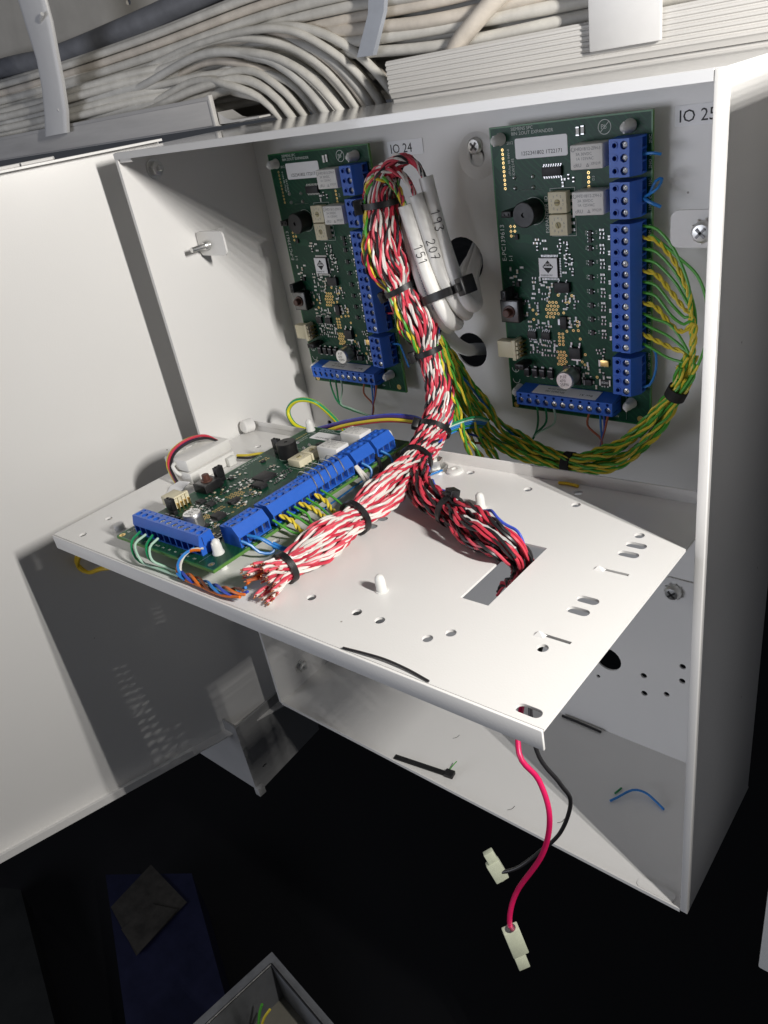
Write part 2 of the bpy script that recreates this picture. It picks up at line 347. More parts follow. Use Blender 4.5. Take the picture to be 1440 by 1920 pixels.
# door, swung open past ninety degrees
dd = Vector((-.3009, -.9537, 0)); dn = Vector((.9537, -.3009, 0)); hp = Vector((-32, -D - 2, -24))
DF = lambda a, b, c: hp + dd * a + dn * c + Vector((0, 0, b))
DH = 428.5
door = MB().sheet(rect(-46, 0, 330, DH), [], -1.2, 0, DF).build('door', 'paint', cab)
MB().sheet(rect(-46, -8, 330, 0), [], 0, 1.2, lambda a, b, c: DF(a, DH - c, -b)).build('door_fold', 'paint', door)
mb = MB().sheet(rect(-46, -9, 330, 0), [], 0, 1.2, lambda a, b, c: DF(a, c, -b)); mb.sheet(rect(62, 1.2, 330, 6.5), [], 7.8, 9.0, DF); mb.build('door_fold', 'paint', door)
MB().tube([DF(58, DH + .8, 5), DF(20, DH + 1.0, 5.5), DF(16, DH + 1.0, 6.5), DF(17, DH + 1.0, 7.5), DF(34, DH + 1.0, 8)], .9, 8).build('hinge_wire', 'paint', door)

# ------------------------------------------------------------------ swung-out mounting plate
PW, PD = 312.3, 150.5
PLOC = Vector((1.977, -59.974, 221.274)); PROT = (-.00974, -.03517, -.00271)
plate = empty('mounting_plate', 'white perforated steel mounting plate folded out like a shelf from the cabinet', 'mounting plate', PLOC, PROT)
PM = Matrix.Translation(PLOC) @ Euler(PROT).to_matrix().to_4x4()
def onplate(pts): return [PM @ Vector(q) for q in pts]
hl = []
for x, y in ((292.5, 116.2), (251.6, 130.4), (257.7, 125.2 - 1.5), (214.8, 129.7), (227.2, 129.7), (188.9, 130.3), (291.5, 33.3), (250, 7.8), (254.5, 18.6), (225.5, 12.7), (187, 6.3), (19.4, 143.0), (17, 124.6), (136.3, 102.5), (30, 20), (48, 30), (150, 20)):
    hl.append(circle(x, -y, 2.2, 16))
for x0, x1, y in ((289, 298, 41), (289, 298, 48.5), (289, 298, 83.8), (289, 298, 91.5), (299.5, 309, 145.6), (165.5, 174.5, 104), (165.5, 174.5, 112), (167.5, 176.5, 64), (167.5, 176.5, 72), (60, 69, 30)):
    hl.append(slot(x0, x1, -y, 2.1, 14))
hl.append(rect(247.5, -103, 261, -57)); hl.append(rect(286.5, -63.1, 300, -61.6)); hl.append(rect(286.5, -110.2, 300, -108.7))
MB().sheet(rect(0, -PD, PW, 0), hl, -1.2, 0).build('panel', 'paint', plate)
MB().box(0, -PD - 1.2, -8.5, PW, -PD - .02, -.1, bev=.35).build('front_fold', 'paint', plate)
MB().box(3, .02, -1.1, PW - 3, 1.2, 6.2, bev=.35).build('rear_fold', 'paint', plate)
for y in (62.3, 109.4):
    MB().add([(286, -y - 2.2, .02), (286, -y + .4, .02), (290.5, -y + .2, .02), (290.0, -y - 2.0, .02), (287.6, -y - .6, 1.6)], [(0, 1, 4), (1, 2, 4), (2, 3, 4), (3, 0, 4), (0, 3, 2, 1)]).build('lanced_lug', 'paint', plate)
def post_geo():
    mb = MB(); mb.lathe([(2.9, 0), (2.9, .3), (2.3, .5), (2.2, 5.4), (1.9, 6.8), (1.1, 7.7), (.2, 8.0)], (0, 0, 0), (0, 0, 1), 16); return mb
pg = post_geo().mesh('support_post', 'nylon')
for x, y in ((213.6, 36.5), (214.3, 113.0)): o = link('support_post', pg, plate); o.location = Vector((x, -y, 0)) * S
mb = MB(); mb.lathe([(4.6, 0), (4.4, 1.3), (3.2, 2.0), (1.6, 2.0), (1.4, 1.2)], (178.4, -8.5, 0), (0, 0, 1), 20); mb.build('plastic_rivet', 'nylon', plate)
mb = MB(); mb.lathe([(2.9, 0), (2.9, 2.8), (2.4, 3.2), (1.1, 3.2)], (36, -129, 0), (0, 0, 1), 18); mb.build('plastic_rivet', 'clip', plate)
mb = MB(); mb.lathe([(7, 0), (7, 1), (6, 1.1), (6, 2), (5, 2.1)], (166, -9, 0), (0, 0, 1), 24); mb.lathe([(4.6, 2.1), (4.6, 6), (2.5, 6.1), (2.5, 9)], (166, -9, 0), (0, 0, 1), 6); mb.build('earth_stud', 'steel', plate)
mb = MB(); mb.lathe([(4.5, 0), (4.5, 6), (3.4, 7.2), (1.4, 7.4)], (5, -2, 5), (0, -1, .15), 18); mb.build('pivot', 'paint', plate)
MB().box(1.2, -.5, 4.0, 60, .0, 7.4, bev=.2).build('pivot_arm', 'paint', plate)

# ------------------------------------------------------------------ circuit boards
MESH = {}
def cached(key, fn):
    if key not in MESH: MESH[key] = fn()
    return MESH[key]
def screw_small():
    mb = MB(); mb.lathe([(1.55, 0), (1.55, .5), (1.2, .75), (.02, .75)], (0, 0, 0), (0, 0, 1), 10)
    mb.box(-1.1, -.2, .55, 1.1, .2, .86, 1); mb.box(-.2, -1.1, .55, .2, 1.1, .86, 1); return mb.mesh('screw', ['steel', 'steel_dark'])
def column_block(n, p):
    """screw terminal block: a = across the block (wire side at large a), l = along it, z = height"""
    mb = MB(); Lg = n * p; F = lambda a, z, l: (a, l, z)
    prof = [(0, 0), (0, 9.4), (4.6, 9.4), (4.9, 10.4), (9.6, 10.4), (13.0, 5.8), (13.0, 5.0), (9.2, 5.0), (9.2, 0)]
    m = len(prof)
    vs = [F(a, z, 0) for a, z in prof] + [F(a, z, Lg) for a, z in prof]
    fs = [tuple(range(m)), tuple(range(m, 2 * m))[::-1]] + [(i, (i + 1) % m, m + (i + 1) % m, m + i) for i in range(m) if i not in (1, 3)]
    mb.add(vs, fs)
    for z, x0, x1, cx, r, dp in ((9.4, 0, 4.6, 2.6, 1.05, 1.6), (10.4, 4.9, 9.6, 7.2, 1.75, 2.2)):
        hs = [circle(cx, (i + .5) * p, r, 12) for i in range(n)]
        mb.sheet(rect(x0, 0, x1, Lg), hs, z - dp, z, bottom=False, side=False, wall=0)
        for i in range(n):
            c = circle(cx, (i + .5) * p, r, 12); mb.add([(a, b, z - dp) for a, b in c], [tuple(range(12))], 1)
            if r < 1.5:
                c2 = circle(cx, (i + .5) * p, r + .45, 12); c = circle(cx, (i + .5) * p, r, 12)
                mb.rings([[(a, b, z) for a, b in c2], [(a, b, z + .35) for a, b in c2], [(a, b, z + .35) for a, b in c], [(a, b, z) for a, b in c]], 0, caps=False)
    for i in range(n + 1):
        c = min(max(i * p, .4), Lg - .4); mb.box(9.2, c - .4, 0, 12.9, c + .4, 5.02)
        if 0 < i < n and i % (3 if n != 4 else 2) == 0: mb.box(-.12, c - .1, 1, 9.5, c + .1, 9.55)
    mb.box(9.2, .1, 0, 12.8, Lg - .1, .7)
    for i in range(n): mb.box(9.0, i * p + .9, .8, 9.4, i * p + p - .9, 4.9, 1); mb.box(9.3, i * p + 1.3, 1.0, 10.6, i * p + p - 1.3, 4.2, 2)
    return mb.mesh('terminal_block', ['blue', 'blue_shaded', 'solder'])
def bottom_block(n, p):
    mb = MB(); Lg = n * p; F = lambda a, z, l: (l, -a, z)
    prof = [(0, 0), (1.4, 10.4), (8.6, 10.4), (9.8, 5.9), (9.8, 5.2), (6.5, 5.2), (6.5, 0)]
    m = len(prof); vs = [F(a, z, 0) for a, z in prof] + [F(a, z, Lg) for a, z in prof]
    mb.add(vs, [tuple(range(m)), tuple(range(m, 2 * m))[::-1]] + [(i, (i + 1) % m, m + (i + 1) % m, m + i) for i in range(m) if i != 1])
    hs = [circle((i + .5) * p, -5.9, 1.75, 12) for i in range(n)] + [circle((i + .5) * p, -2.7, .8, 8) for i in range(n)]
    mb.sheet(rect(0, -8.6, Lg, -1.4), hs, 8.2, 10.4, bottom=False, side=False)
    for h in hs: mb.add([(a, b, 8.2) for a, b in h], [tuple(range(len(h)))], 1)
    for i in range(n + 1):
        c = min(max(i * p, .4), Lg - .4); mb.box(c - .4, -6.5, 0, c + .4, -9.6, 5.22)
    mb.box(.1, -6.5, 0, Lg - .1, -9.5, .7)
    for i in range(n): mb.box(i * p + .9, -6.3, .8, i * p + p - .9, -6.7, 5, 1)
    for c in (-.08, Lg - .12): mb.box(c, -7.4, 4.5, c + .2, -7.0, 9, 1); mb.box(c, -3.2, 1, c + .2, -2.8, 6, 1)
    return mb.mesh('terminal_block', ['blue', 'blue_shaded'])
def chip_mesh(w_, h_, t, nlead, both=True, mats=('chip', 'solder')):
    mb = MB(); mb.box(-w_ / 2, -h_ / 2, .15, w_ / 2, h_ / 2, t, bev=.12)
    for i in range(nlead):
        x = -w_ / 2 + w_ * (i + .5) / nlead
        for s in ((-1, 1) if both else (1,)):
            mb.box(x - .22, s * h_ / 2, t * .35, x + .22, s * (h_ / 2 + .45), t * .55, 1); mb.box(x - .22, s * (h_ / 2 + .4), 0.02, x + .22, s * (h_ / 2 + 1.15), .3, 1)
    mb.cyl((-w_ / 2 + .8, -h_ / 2 + .8, t - .02), (-w_ / 2 + .8, -h_ / 2 + .8, t + .03), .35, n=8, mi=0)
    return mb.mesh('chip', list(mats))
def substrate():
    mb = MB(); hs = [circle(6.2, 139.6, 2), circle(71.1, 139.7, 2), circle(70.9, 11.6, 2), circle(6.3, 12.2, 2)]
    mb.sheet(rect(.7, .7, 80.3, 144.3), hs, -.02, 0, mi=0, bottom=False, side=False)
    for a in ((0, 0, 81, .7), (0, 144.3, 81, 145), (0, .7, .7, 144.3), (80.3, .7, 81, 144.3)):
        mb.add([(a[0], a[1], 0), (a[2], a[1], 0), (a[2], a[3], 0), (a[0], a[3], 0)], [(0, 1, 2, 3)], 1)
    mb.sheet(rect(0, 0, 81, 145), hs, -1.6, -.03, mi=2)
    return mb.mesh('substrate', ['pcb', 'pcb_border', 'pcb_edge'])
def silk():
    mb = MB(); z = .05; T = mb.text
    T('SIEMENS SPC', 1.5, 12, 142.6, z); T('8IN 2OUT EXPANDER', 1.5, 12, 140.6, z, sx=1.1); T('2012', 1.3, 9.2, 136.9, z)
    T('E-PC139613', 2.5, 4.0, 82, z, 90, sx=1.05); T('I-1', 2.2, 7.6, 82, z, 90); T('EXPANDER ID', 1.9, 29.6, 95.6, z, 90, sx=1.05)
    T('cRUus 88 94V-0', 1.3, 10.4, 123, z, 90); T('KW2145', 1.5, 12.6, 123, z, 90); T('RoHS', 2.3, 4.3, 4.8, z, 90); T('D3', 1.2, 54, 118.5, z, 90)
    for i, s in enumerate(('2NC', 'C', '2NO')): T(s, 1.3, 80.6, 132 - i * 5, z, 90)
    for i, s in enumerate(('1NC', 'C', '1NO')): T(s, 1.3, 80.6, 114.6 - i * 5, z, 90)
    for i, s in enumerate(('18', 'COM', '17', '16', 'COM', '15', '14', 'COM', '13', '12', 'COM', '11')): T(s, 1.3, 80.6, 97.0 - i * 4.95, z, 90)
    for i, s in enumerate(('+12V', '+12V', '0V', '0V')): T(s, 1.2, 80.6, 35.2 - i * 4.85, z, 90)
    for i, s in enumerate(('1A', '1B', '2A', '2B', 'SHLD', '3A', '3B', '4A', '4B', '0V', '12V')): T(s, 1.1, 12.4 + i * 5.05, 2.6, z, 0, align='c')
    for i in range(8): T('R%d' % (31 + i), .8, 54.6, 95 - i * 6.9, z, 90); T('D%d' % (10 + i), .8, 49.2, 94.6 - i * 6.9, z, 90)
    # lead-free mark: a struck-out circle
    r = 3.1; mb.rings([[(a, b, z) for a, b in circle(59.3, 140.2, r, 28)], [(a, b, z) for a, b in circle(59.3, 140.2, r - .32, 28)]], caps=False); T('Pb', 2.0, 57.5, 139.4, z)
    mb.box(-2.9, -.16, 0, 2.9, .16, .02); n = 8
    for q in range(len(mb.v) - 8, len(mb.v)): mb.v[q] = Matrix.Translation((59.3, 140.2, z)) @ Matrix.Rotation(math.radians(45), 4, 'Z') @ mb.v[q]
    # CE mark out of two arcs and a bar, reading upwards
    for cy in (17.5, 24.0):
        pts = [(4.1 - 2.3 * math.cos(t), cy + 2.6 * math.sin(t)) for t in [math.radians(x) for x in range(-180, 1, 15)]]
        for i in range(len(pts) - 1):
            (a, b), (c, d) = pts[i], pts[i + 1]; k = .87
            mb.add([(a, b, z), (c, d, z), (4.1 + (c - 4.1) * k, cy + (d - cy) * k, z), (4.1 + (a - 4.1) * k, cy + (b - cy) * k, z)], [(0, 1, 2, 3)])
    mb.box(3.95, 21.6, z, 4.3, 23.8, z + .01)
    for (x0, y0, x1, y1) in ((31, 94.2, 44, 116.2), (15, 116, 27, 116.2), (68, 2, 68.2, 15)):
        for q in ((x0, y0, x1, y0 + .18), (x0, y1 - .18, x1, y1), (x0, y0, x0 + .18, y1), (x1 - .18, y0, x1, y1)): mb.add([(q[0], q[1], z), (q[2], q[1], z), (q[2], q[3], z), (q[0], q[3], z)], [(0, 1, 2, 3)])
    mb.rings([[(a, b, z) for a, b in circle(21.8, 106.2, 6.5, 28)], [(a, b, z) for a, b in circle(21.8, 106.2, 6.3, 28)]], caps=False)
    return mb.mesh('silkscreen', 'silk', False)
def vias():
    mb = MB(); pts = []
    for i in range(5):
        for j in range(4):
            if (i, j) not in ((0, 0), (4, 3)): pts.append((25.4 + j * 1.95 + (i % 2) * .9, 61.5 - i * 1.9))
    pts += [(32 + j * 2.1, 45.2 - i * 1.9) for i in range(4) for j in range(2)] + [(30.6 + j * 1.9 + (i % 2) * .9, 35.4 - i * 1.7) for i in range(5) for j in range(3)]
    pts += [(42.7, 52.3), (42.7, 50), (42.9, 47.6), (36.6, 62), (38.4, 62), (35.2, 56.3), (36.5, 46.8), (40.2, 47.4), (43.8, 43.2), (46.3, 35.1), (44.5, 31), (46, 29.5), (52.5, 23.5), (32.6, 65.3), (40.2, 65.3), (17.5, 57), (17.6, 52), (19.5, 55)]
    for x, y in pts: mb.rings([[(a, b, .06) for a, b in circle(x, y, .75, 10)], [(a, b, .06) for a, b in circle(x, y, .36, 10)]], 0, caps=False); mb.add([(a, b, .05) for a, b in circle(x, y, .36, 8)], [tuple(range(8))], 1)
    for i in range(10): x, y = 6.6, 134.8 - i * 1.95; mb.rings([[(a, b, .06) for a, b in circle(x, y, .7, 10)], [(a, b, .06) for a, b in circle(x, y, .34, 10)]], 0, caps=False); mb.add([(a, b, .05) for a, b in circle(x, y, .34, 8)], [tuple(range(8))], 1)
    for i in range(3):
        for j in range(2): x, y = 7.9 + j * 2.3, 99.2 - i * 2.3; mb.rings([[(a, b, .06) for a, b in circle(x, y, .85, 4)], [(a, b, .06) for a, b in circle(x, y, .4, 4)]], 0, caps=False)
    for i in range(4): x, y = 51.1, 122 - i * 2.0; mb.rings([[(a, b, .06) for a, b in circle(x, y, .7, 10)], [(a, b, .06) for a, b in circle(x, y, .34, 10)]], 0, caps=False)
    for x, y in ((75.6, 3.3), (2.7, 1.9)): mb.rings([[(a, b, .05) for a, b in circle(x, y, 1.7, 18)], [(a, b, .05) for a, b in circle(x, y, .02, 18)]], 0, caps=False); mb.lathe([(.75, .05), (.4, .4), (.02, .45)], (x, y, 0), (0, 0, 1), 10, 0)
    return mb.mesh('gold_pads', ['gold', 'ink'], False)
def smd():
    rnd = random.Random(4); mb = MB()
    def res(x, y, vert=False, k=0, L=1.7, Wd=.9, t=.5):
        a, b = (Wd, L) if vert else (L, Wd)
        mb.box(x - a / 2, y - b / 2, .03, x + a / 2, y + b / 2, t, (0, 2, 3)[k])
        for s in (-1, 1):
            if vert: mb.box(x - a / 2 - .04, y + s * b / 2 - .22, .02, x + a / 2 + .04, y + s * b / 2 + .22, t + .03, 1)
            else: mb.box(x + s * a / 2 - .22, y - b / 2 - .04, .02, x + s * a / 2 + .22, y + b / 2 + .04, t + .03, 1)
    def sot(x, y):
        mb.box(x - .9, y - 1.2, .1, x + .7, y + 1.2, 1.0, 0)
        for d in (-.8, .8): mb.box(x - 1.5, y + d - .25, .03, x - .8, y + d + .25, .3, 1)
        mb.box(x + .6, y - .25, .03, x + 1.5, y + .25, .3, 1)
    for i in range(8):
        y = 94.8 - i * 6.9; sot(51.2, y + .6)
        if i == 0: sot(51.2, y - 2.4)
        for j in range(3): res(57 + .25 * (j == 1), y + 2.0 - j * 1.75, k=(2, 0, 0)[j])
        res(60.6, y - 1.6, True, 2, 1.5, 1.0); res(62.4, y - 1.6, True, 0, 1.4, .8)
    areas = [((21, 88, 27, 93), 7), ((33, 86, 39, 92), 8), ((18, 63, 30, 74), 18), ((35, 58, 43, 65), 9), ((14, 33, 30, 41), 22), ((20, 46, 28, 52), 6), ((44, 20, 50, 34), 8), ((52, 18, 60, 40), 12), ((37, 48, 44, 54), 6), ((36, 75, 42, 86), 9), ((5, 66, 13, 80), 7), ((14, 48, 22, 62), 9), ((41, 118, 44, 122), 2), ((36, 117, 39, 121), 2), ((36, 24, 47, 31), 6)]
    used = []
    for (x0, y0, x1, y1), n in areas:
        for _ in range(n):
            for _t in range(12):
                x, y = rnd.uniform(x0, x1), rnd.uniform(y0, y1)
                if all(abs(x - a) > 2.0 or abs(y - b) > 1.5 for a, b in used): break
            else: continue
            used.append((x, y)); res(x, y, rnd.random() < .5, rnd.choice((0, 0, 2, 2, 1)))
    for x, y in ((46.6, 139.6), (49.0, 139.9)): res(x, y, True, 2, 3.2, 1.4, .7)
    for x, y in ((12.3, 122), (22.4, 122), (12.3, 117.2), (22.4, 117.2)): mb.lathe([(1.1, .02), (.8, .7), (.2, 1.3)], (x, y, 0), (0, 0, 1), 10, 1)
    for x, y in ((10.0, 70.5), (8.4, 64.5), (11.2, 94.2)): mb.box(x - 1, y - 1.3, 0.02, x + 1, y + 1.3, 1.1, 0, .15)
    return mb.mesh('surface_components', ['chip', 'solder', 'tan', 'relay'], False)
def relay_body():
    mb = MB(); mb.box(-7.7, -5.1, .2, 7.7, 5.1, 10, bev=.5); mb.cyl((-5.8, 4.3, 10), (-5.8, 4.3, 10.1), .5, n=10); return mb.mesh('relay', 'relay')
def relay_txt():
    mb = MB(); z = 10.06; mb.text('HFD18/12-ZFH-3', 1.35, -5.0, 2.7, z, sx=.88); mb.text('3A 30VDC', 1.25, -5.0, .7, z); mb.text('1A 125VAC', 1.25, -5.0, -1.2, z)
    mb.text('X91219', 1.2, 2.2, -3.4, z, sx=.85); mb.text('cRU', 1.6, -6.2, -4.0, z)
    mb.rings([[(a, b, z) for a, b in circle(-6.2, 3.3, .95, 16)], [(a, b, z) for a, b in circle(-6.2, 3.3, .7, 16)]], caps=False)
    t = [(-.2, -4), (1.4, -4), (.6, -2.5)]; t2 = [(.2, -3.75), (1.0, -3.75), (.6, -2.95)]
    mb.rings([[(a, b, z) for a, b in t], [(a, b, z) for a, b in t2]], caps=False)
    return mb.mesh('lettering', 'relay_ink', False)
def rotary_body():
    mb = MB(); mb.box(-4.8, -4.8, .2, 4.8, 4.8, 4.4, bev=.35)
    for y in (-3, 0, 3): mb.box(4.7, y - .6, .05, 6.6, y + .6, .6, 1)
    return mb.mesh('rotary_switch', ['cream', 'solder'])
def rotary_dial():
    mb = MB(); mb.lathe([(1.5, 4.2), (1.5, 4.6), (1.3, 4.75)], (0, 0, 0), (0, 0, 1), 16, 1); mb.box(-1.3, -.16, 4.7, 1.3, .16, 4.82, 0)
    return mb.mesh('dial', ['ink', 'cream_d'])
def rotary_txt():
    mb = MB()
    for k in range(10):
        a = math.radians(-126 - 36 * k); mb.text(str(k), 1.15, 3.2 * math.cos(a), 3.2 * math.sin(a) - .5, 4.46, 0, align='c')
    return mb.mesh('lettering', 'relay_ink', False)
def buzzer():
    mb = MB(); mb.lathe([(6.0, .1), (6.0, 8.6), (5.6, 9.0), (1.15, 9.0), (1.05, 8.2), (.02, 8.2)], (0, 0, 0), (0, 0, 1), 32, 0); return mb.mesh('buzzer', 'black')
def elcap():
    mb = MB(); mb.box(-5, -5, .05, 5, 5, 1.2, 0, .3); mb.lathe([(4.7, 1.2), (4.8, 2.0), (4.8, 8.6), (4.4, 9.2), (.02, 9.2)], (0, 0, 0), (0, 0, 1), 28, 1)
    mb.lathe([(4.83, 2.6), (4.83, 7.6)], (0, 0, 0), (0, 0, 1), 28, 2); return mb.mesh('capacitor', ['chip', 'alu', 'alu'])
def elcap_txt():
    mb = MB(); mb.text('P.07', 1.6, -2.2, 1.2, 9.24, 8); mb.text('470', 1.6, -2.4, -1.0, 9.24, 8); mb.text('25FN', 1.6, -2.4, -3.1, 9.24, 8); return mb.mesh('lettering', 'ink', False)
def tact():
    mb = MB(); mb.box(-5.5, -6, .3, 5.5, 6, 5.0, 0, .3); mb.box(-5, -5.4, 4.95, 5, 5.4, 5.25, 1, .1)
    for s in (-1, 1):
        for y in (-3.2, 3.2): mb.box(s * 5.5, y - .6, 0.03, s * 7, y + .6, .8, 1)
    return mb.mesh('push_switch', ['black', 'steel_dark'])
def tact_b():
    mb = MB(); mb.lathe([(3.4, 5.2), (3.3, 6.0), (2.2, 6.1), (2.1, 8.8), (1.8, 9.1), (.02, 9.1)], (0, 0, 0), (0, 0, 1), 20); return mb.mesh('button', 'brown')
def whitecon():
    mb = MB(); mb.box(-6.5, -4.6, .8, 3.2, 4.6, 6.4, 0, .4); mb.box(3.0, -5.6, .3, 5.2, 5.6, 7.2, 0, .3)
    for i in range(4): y = -3.6 + i * 2.4; mb.box(5.1, y - .4, 3.4, 7.6, y + .4, 4.2, 1); mb.box(6.9, y - .4, .05, 7.6, y + .4, 4.2, 1); mb.box(5.0, y - .9, 1.0, 6.2, y + .9, 6.6, 0)
    return mb.mesh('plug_socket', ['cream', 'gold'])
def jumper():
    mb = MB(); mb.box(-1.3, -2.6, .1, 1.3, 2.6, 2.6, 0, .2); mb.box(-1.5, -2.7, 2.8, 1.5, 2.7, 9.4, 0, .3); mb.box(-.5, -1.6, 9.3, .5, -.9, 9.9, 0); mb.box(-.5, .9, 9.3, .5, 1.6, 9.9, 0); return mb.mesh('jumper', 'black')
def diode():
    mb = MB(); mb.box(-1.5, -2.4, .2, 1.5, 2.4, 2.3, 0, .2); mb.box(-.8, 2.3, .05, .8, 3.2, .9, 1); mb.box(-.8, -3.2, .05, .8, -2.3, .9, 1); mb.box(-1.45, 1.3, 2.28, 1.45, 1.9, 2.34, 2); return mb.mesh('diode', ['chip', 'solder', 'relay_ink'])
def dpak():
    mb = MB(); mb.box(-3.2, -2.9, .1, 3.2, 3.0, 2.3, 0, .2); mb.box(-2.6, -4.2, .05, 2.6, -2.8, .6, 1)
    for x in (-2.3, 2.3): mb.box(x - .45, 2.9, 1, x + .45, 4.0, 1.4, 1); mb.box(x - .45, 3.8, .05, x + .45, 5.4, .5, 1)
    return mb.mesh('chip', ['chip', 'solder'])
def sot223():
    mb = MB(); mb.box(-1.8, -3.3, .1, 1.8, 3.3, 1.8, 0, .2); mb.box(-3.6, -1.5, .05, -1.7, 1.5, .4, 1)
    for y in (-2.3, 0, 2.3): mb.box(1.7, y - .4, .05, 3.7, y + .4, .45, 1)
    return mb.mesh('chip', ['chip', 'solder'])
def standoff():
    mb = MB(); mb.lathe([(2.0, -9.5), (2.0, -1.7)], (0, 0, 0), (0, 0, 1), 12); mb.lathe([(2.9, .05), (2.9, .7), (2.5, 1.6), (2.4, 4.6), (1.9, 6.4), (1.1, 7.6), (.1, 8.0)], (0, 0, 0), (0, 0, 1), 16)
    mb.box(-.35, -2.3, 5.5, .35, 2.3, 6.6, 0); return mb.mesh('standoff', 'nylon')
def qfp():
    mb = MB(); mb.box(-5, -5, .2, 5, 5, 1.6, 0, .15)
    for i in range(12):
        t = -4.4 + i * .8
        for s in (-1, 1): mb.box(t - .18, s * 5, .03, t + .18, s * 6.2, .5, 1); mb.box(s * 5, t - .18, .03, s * 6.2, t + .18, .5, 1)
    return mb.mesh('microcontroller', ['chip', 'solder'])
def make_board(label, loc, rot, sticker_=True):
    b = empty('circuit_board', label, 'circuit board', loc, rot, 'green expander circuit boards')
    def P(name, key, fn, x=0, y=0, z=0, rz=0, parent=b):
        o = link(name, cached(key, fn), parent); o.location = Vector((x, y, z)) * S; o.rotation_euler = (0, 0, math.radians(rz)); return o
    P('substrate', 'sub', substrate); P('silkscreen', 'silk', silk); tag(P('gold_pads', 'vias', vias), kind='stuff'); tag(P('surface_components', 'smd', smd), kind='stuff')
    lab = P('serial_label', 'lab', lambda: MB().sheet(rrect(-13.7, -4.5, 13.7, 4.5, .9), [], .05, .2).mesh('serial_label', 'label'), 27.5, 134.6)
    P('lettering', 'labt', lambda: MB().text('1252341802 1T22171', 1.75, 0, -3.0, .24, align='c', sx=1.02).mesh('lettering', 'ink', False), parent=lab)
    for y in (130, 110.5):
        r = P('relay', 'rel', relay_body, 55.2, y); P('lettering', 'relt', relay_txt, parent=r)
    for y, a in ((110.4, 0), (100.2, -70)):
        r = P('rotary_switch', 'rot', rotary_body, 36.9, y); P('lettering', 'rott', rotary_txt, parent=r); P('dial', 'rotd', rotary_dial, rz=a, parent=r)
    P('buzzer', 'buz', buzzer, 21.0, 106.2)
    P('chip', 'so16', lambda: chip_mesh(10, 4.0, 1.6, 8), 33.1, 123.8); P('chip', 'so14', lambda: chip_mesh(8.2, 5.0, 2.2, 2), 35.7, 69.6)
    for x in (16.4, 24.6): P('chip', 'so8', lambda: chip_mesh(4.9, 3.9, 1.5, 4), x, 43.8)
    P('chip', 'dpak', dpak, 41.3, 35.8); P('chip', 'sot223', sot223, 35.4, 51.5)
    q = P('microcontroller', 'qfp', qfp, 29.0, 79.2)
    if sticker_:
        s = P('sticker', 'qst', lambda: MB().box(-5.3, -4.6, 1.65, 4.7, 4.8, 1.75).mesh('sticker', 'label'), parent=q)
        P('lettering', 'qsd', lambda: MB().add([(-3.4, .6, 1.8), (-.4, -2.6, 1.8), (2.6, .6, 1.8), (-.4, 3.8, 1.8)], [(0, 1, 2, 3)]).add([(-2.7, .9, 1.83), (1.9, .9, 1.83), (1.9, .3, 1.83), (-2.7, .3, 1.83)], [(0, 1, 2, 3)], 1).text('SMT', 1.2, -.4, 1.2, 1.84, mi=1, align='c').text('DUBENDORF', .8, -4.6, -3.9, 1.8).mesh('lettering', ['ink', 'label'], False), parent=s)
    t = P('push_switch', 'tac', tact, 6.4, 57.2); P('button', 'tacb', tact_b, parent=t)
    P('plug_socket', 'wc', whitecon, 4.2, 36.6)
    for x in (12.0, 17.0, 21.5, 26.4): P('diode', 'dio', diode, x, 23.2)
    c = P('capacitor', 'elc', elcap, 38.6, 23.4); P('lettering', 'elct', elcap_txt, parent=c)
    P('power_resistor', 'r500', lambda: MB().box(-3, -1.6, .05, 3, 1.6, .7, 0).box(-3.05, -1.65, .03, -2.3, 1.65, .75, 1).box(2.3, -1.65, .03, 3.05, 1.65, .75, 1).text('R500', 1.3, 0, -.6, .73, mi=2, align='c').mesh('power_resistor', ['chip', 'solder', 'relay']), 57, 21.1)
    P('diode', 'dio', diode, 47.9, 20.8, rz=90)
    P('power_resistor', 'ycap', lambda: MB().box(-2.6, -1.7, .05, 2.6, 1.7, 1.6, 0, .2).box(-2.7, -1.75, .03, -1.8, 1.75, 1.65, 1).mesh('power_resistor', ['gold', 'solder']), 57, 31.8)
    P('jumper', 'jmp', jumper, 6.0, 66.5, rz=0); P('jumper', 'jmp', jumper, 11.6, 106.8, rz=90); P('jumper', 'jmp', jumper, 12.0, 28.5, rz=90)
    for n, y0, lab_ in ((3, 120.7, 0), (3, 103.4, 0), (12, 41.8, 0), (4, 19.6, 0)):
        p = {3: 5.1, 12: 4.95, 4: 4.85}[n]
        tb = P('terminal_block', 'tb%d' % n, lambda: column_block(n, p), 65.6, y0)
        for i in range(n): P('screw', 'scr', screw_small, 7.2, (i + .5) * p, 8.4 if (i * 7 + n) % 4 else 9.2, random.uniform(0, 90), parent=tb)
    tb = P('terminal_block', 'tbb', lambda: bottom_block(11, 5.05), 9.8, 16.0)
    for i in range(11): P('screw', 'scr', screw_small, (i + .5) * 5.05, -5.9, 9.4 if 3 < i < 9 else 8.3, random.uniform(0, 90), parent=tb)
    if sticker_:
        Mx = Matrix.Translation((0, -.7, 5.2)) @ Matrix.Rotation(math.radians(-82.3), 4, 'X')
        def lb():
            mb = MB(); mb.M = Mx; mb.sheet(rect(9, -4.2, 46, 4.2), [], .12, .25); return mb.mesh('sticker', 'label')
        def lt():
            mb = MB(); mb.M = Mx @ Matrix.Translation((27, 0, .3)) @ Matrix.Rotation(math.pi, 4, 'Z'); mb.text('Rev: A1', 1.7, -16, .2, 0); mb.text('SPCE652.100', 1.5, 0, .4, 0); mb.text('V24534-Z2100', 1.3, 0, -2.0, 0); return mb.mesh('lettering', 'ink', False)
        s = P('sticker', 'tbl', lb, parent=tb); P('lettering', 'tblt', lt, parent=s)
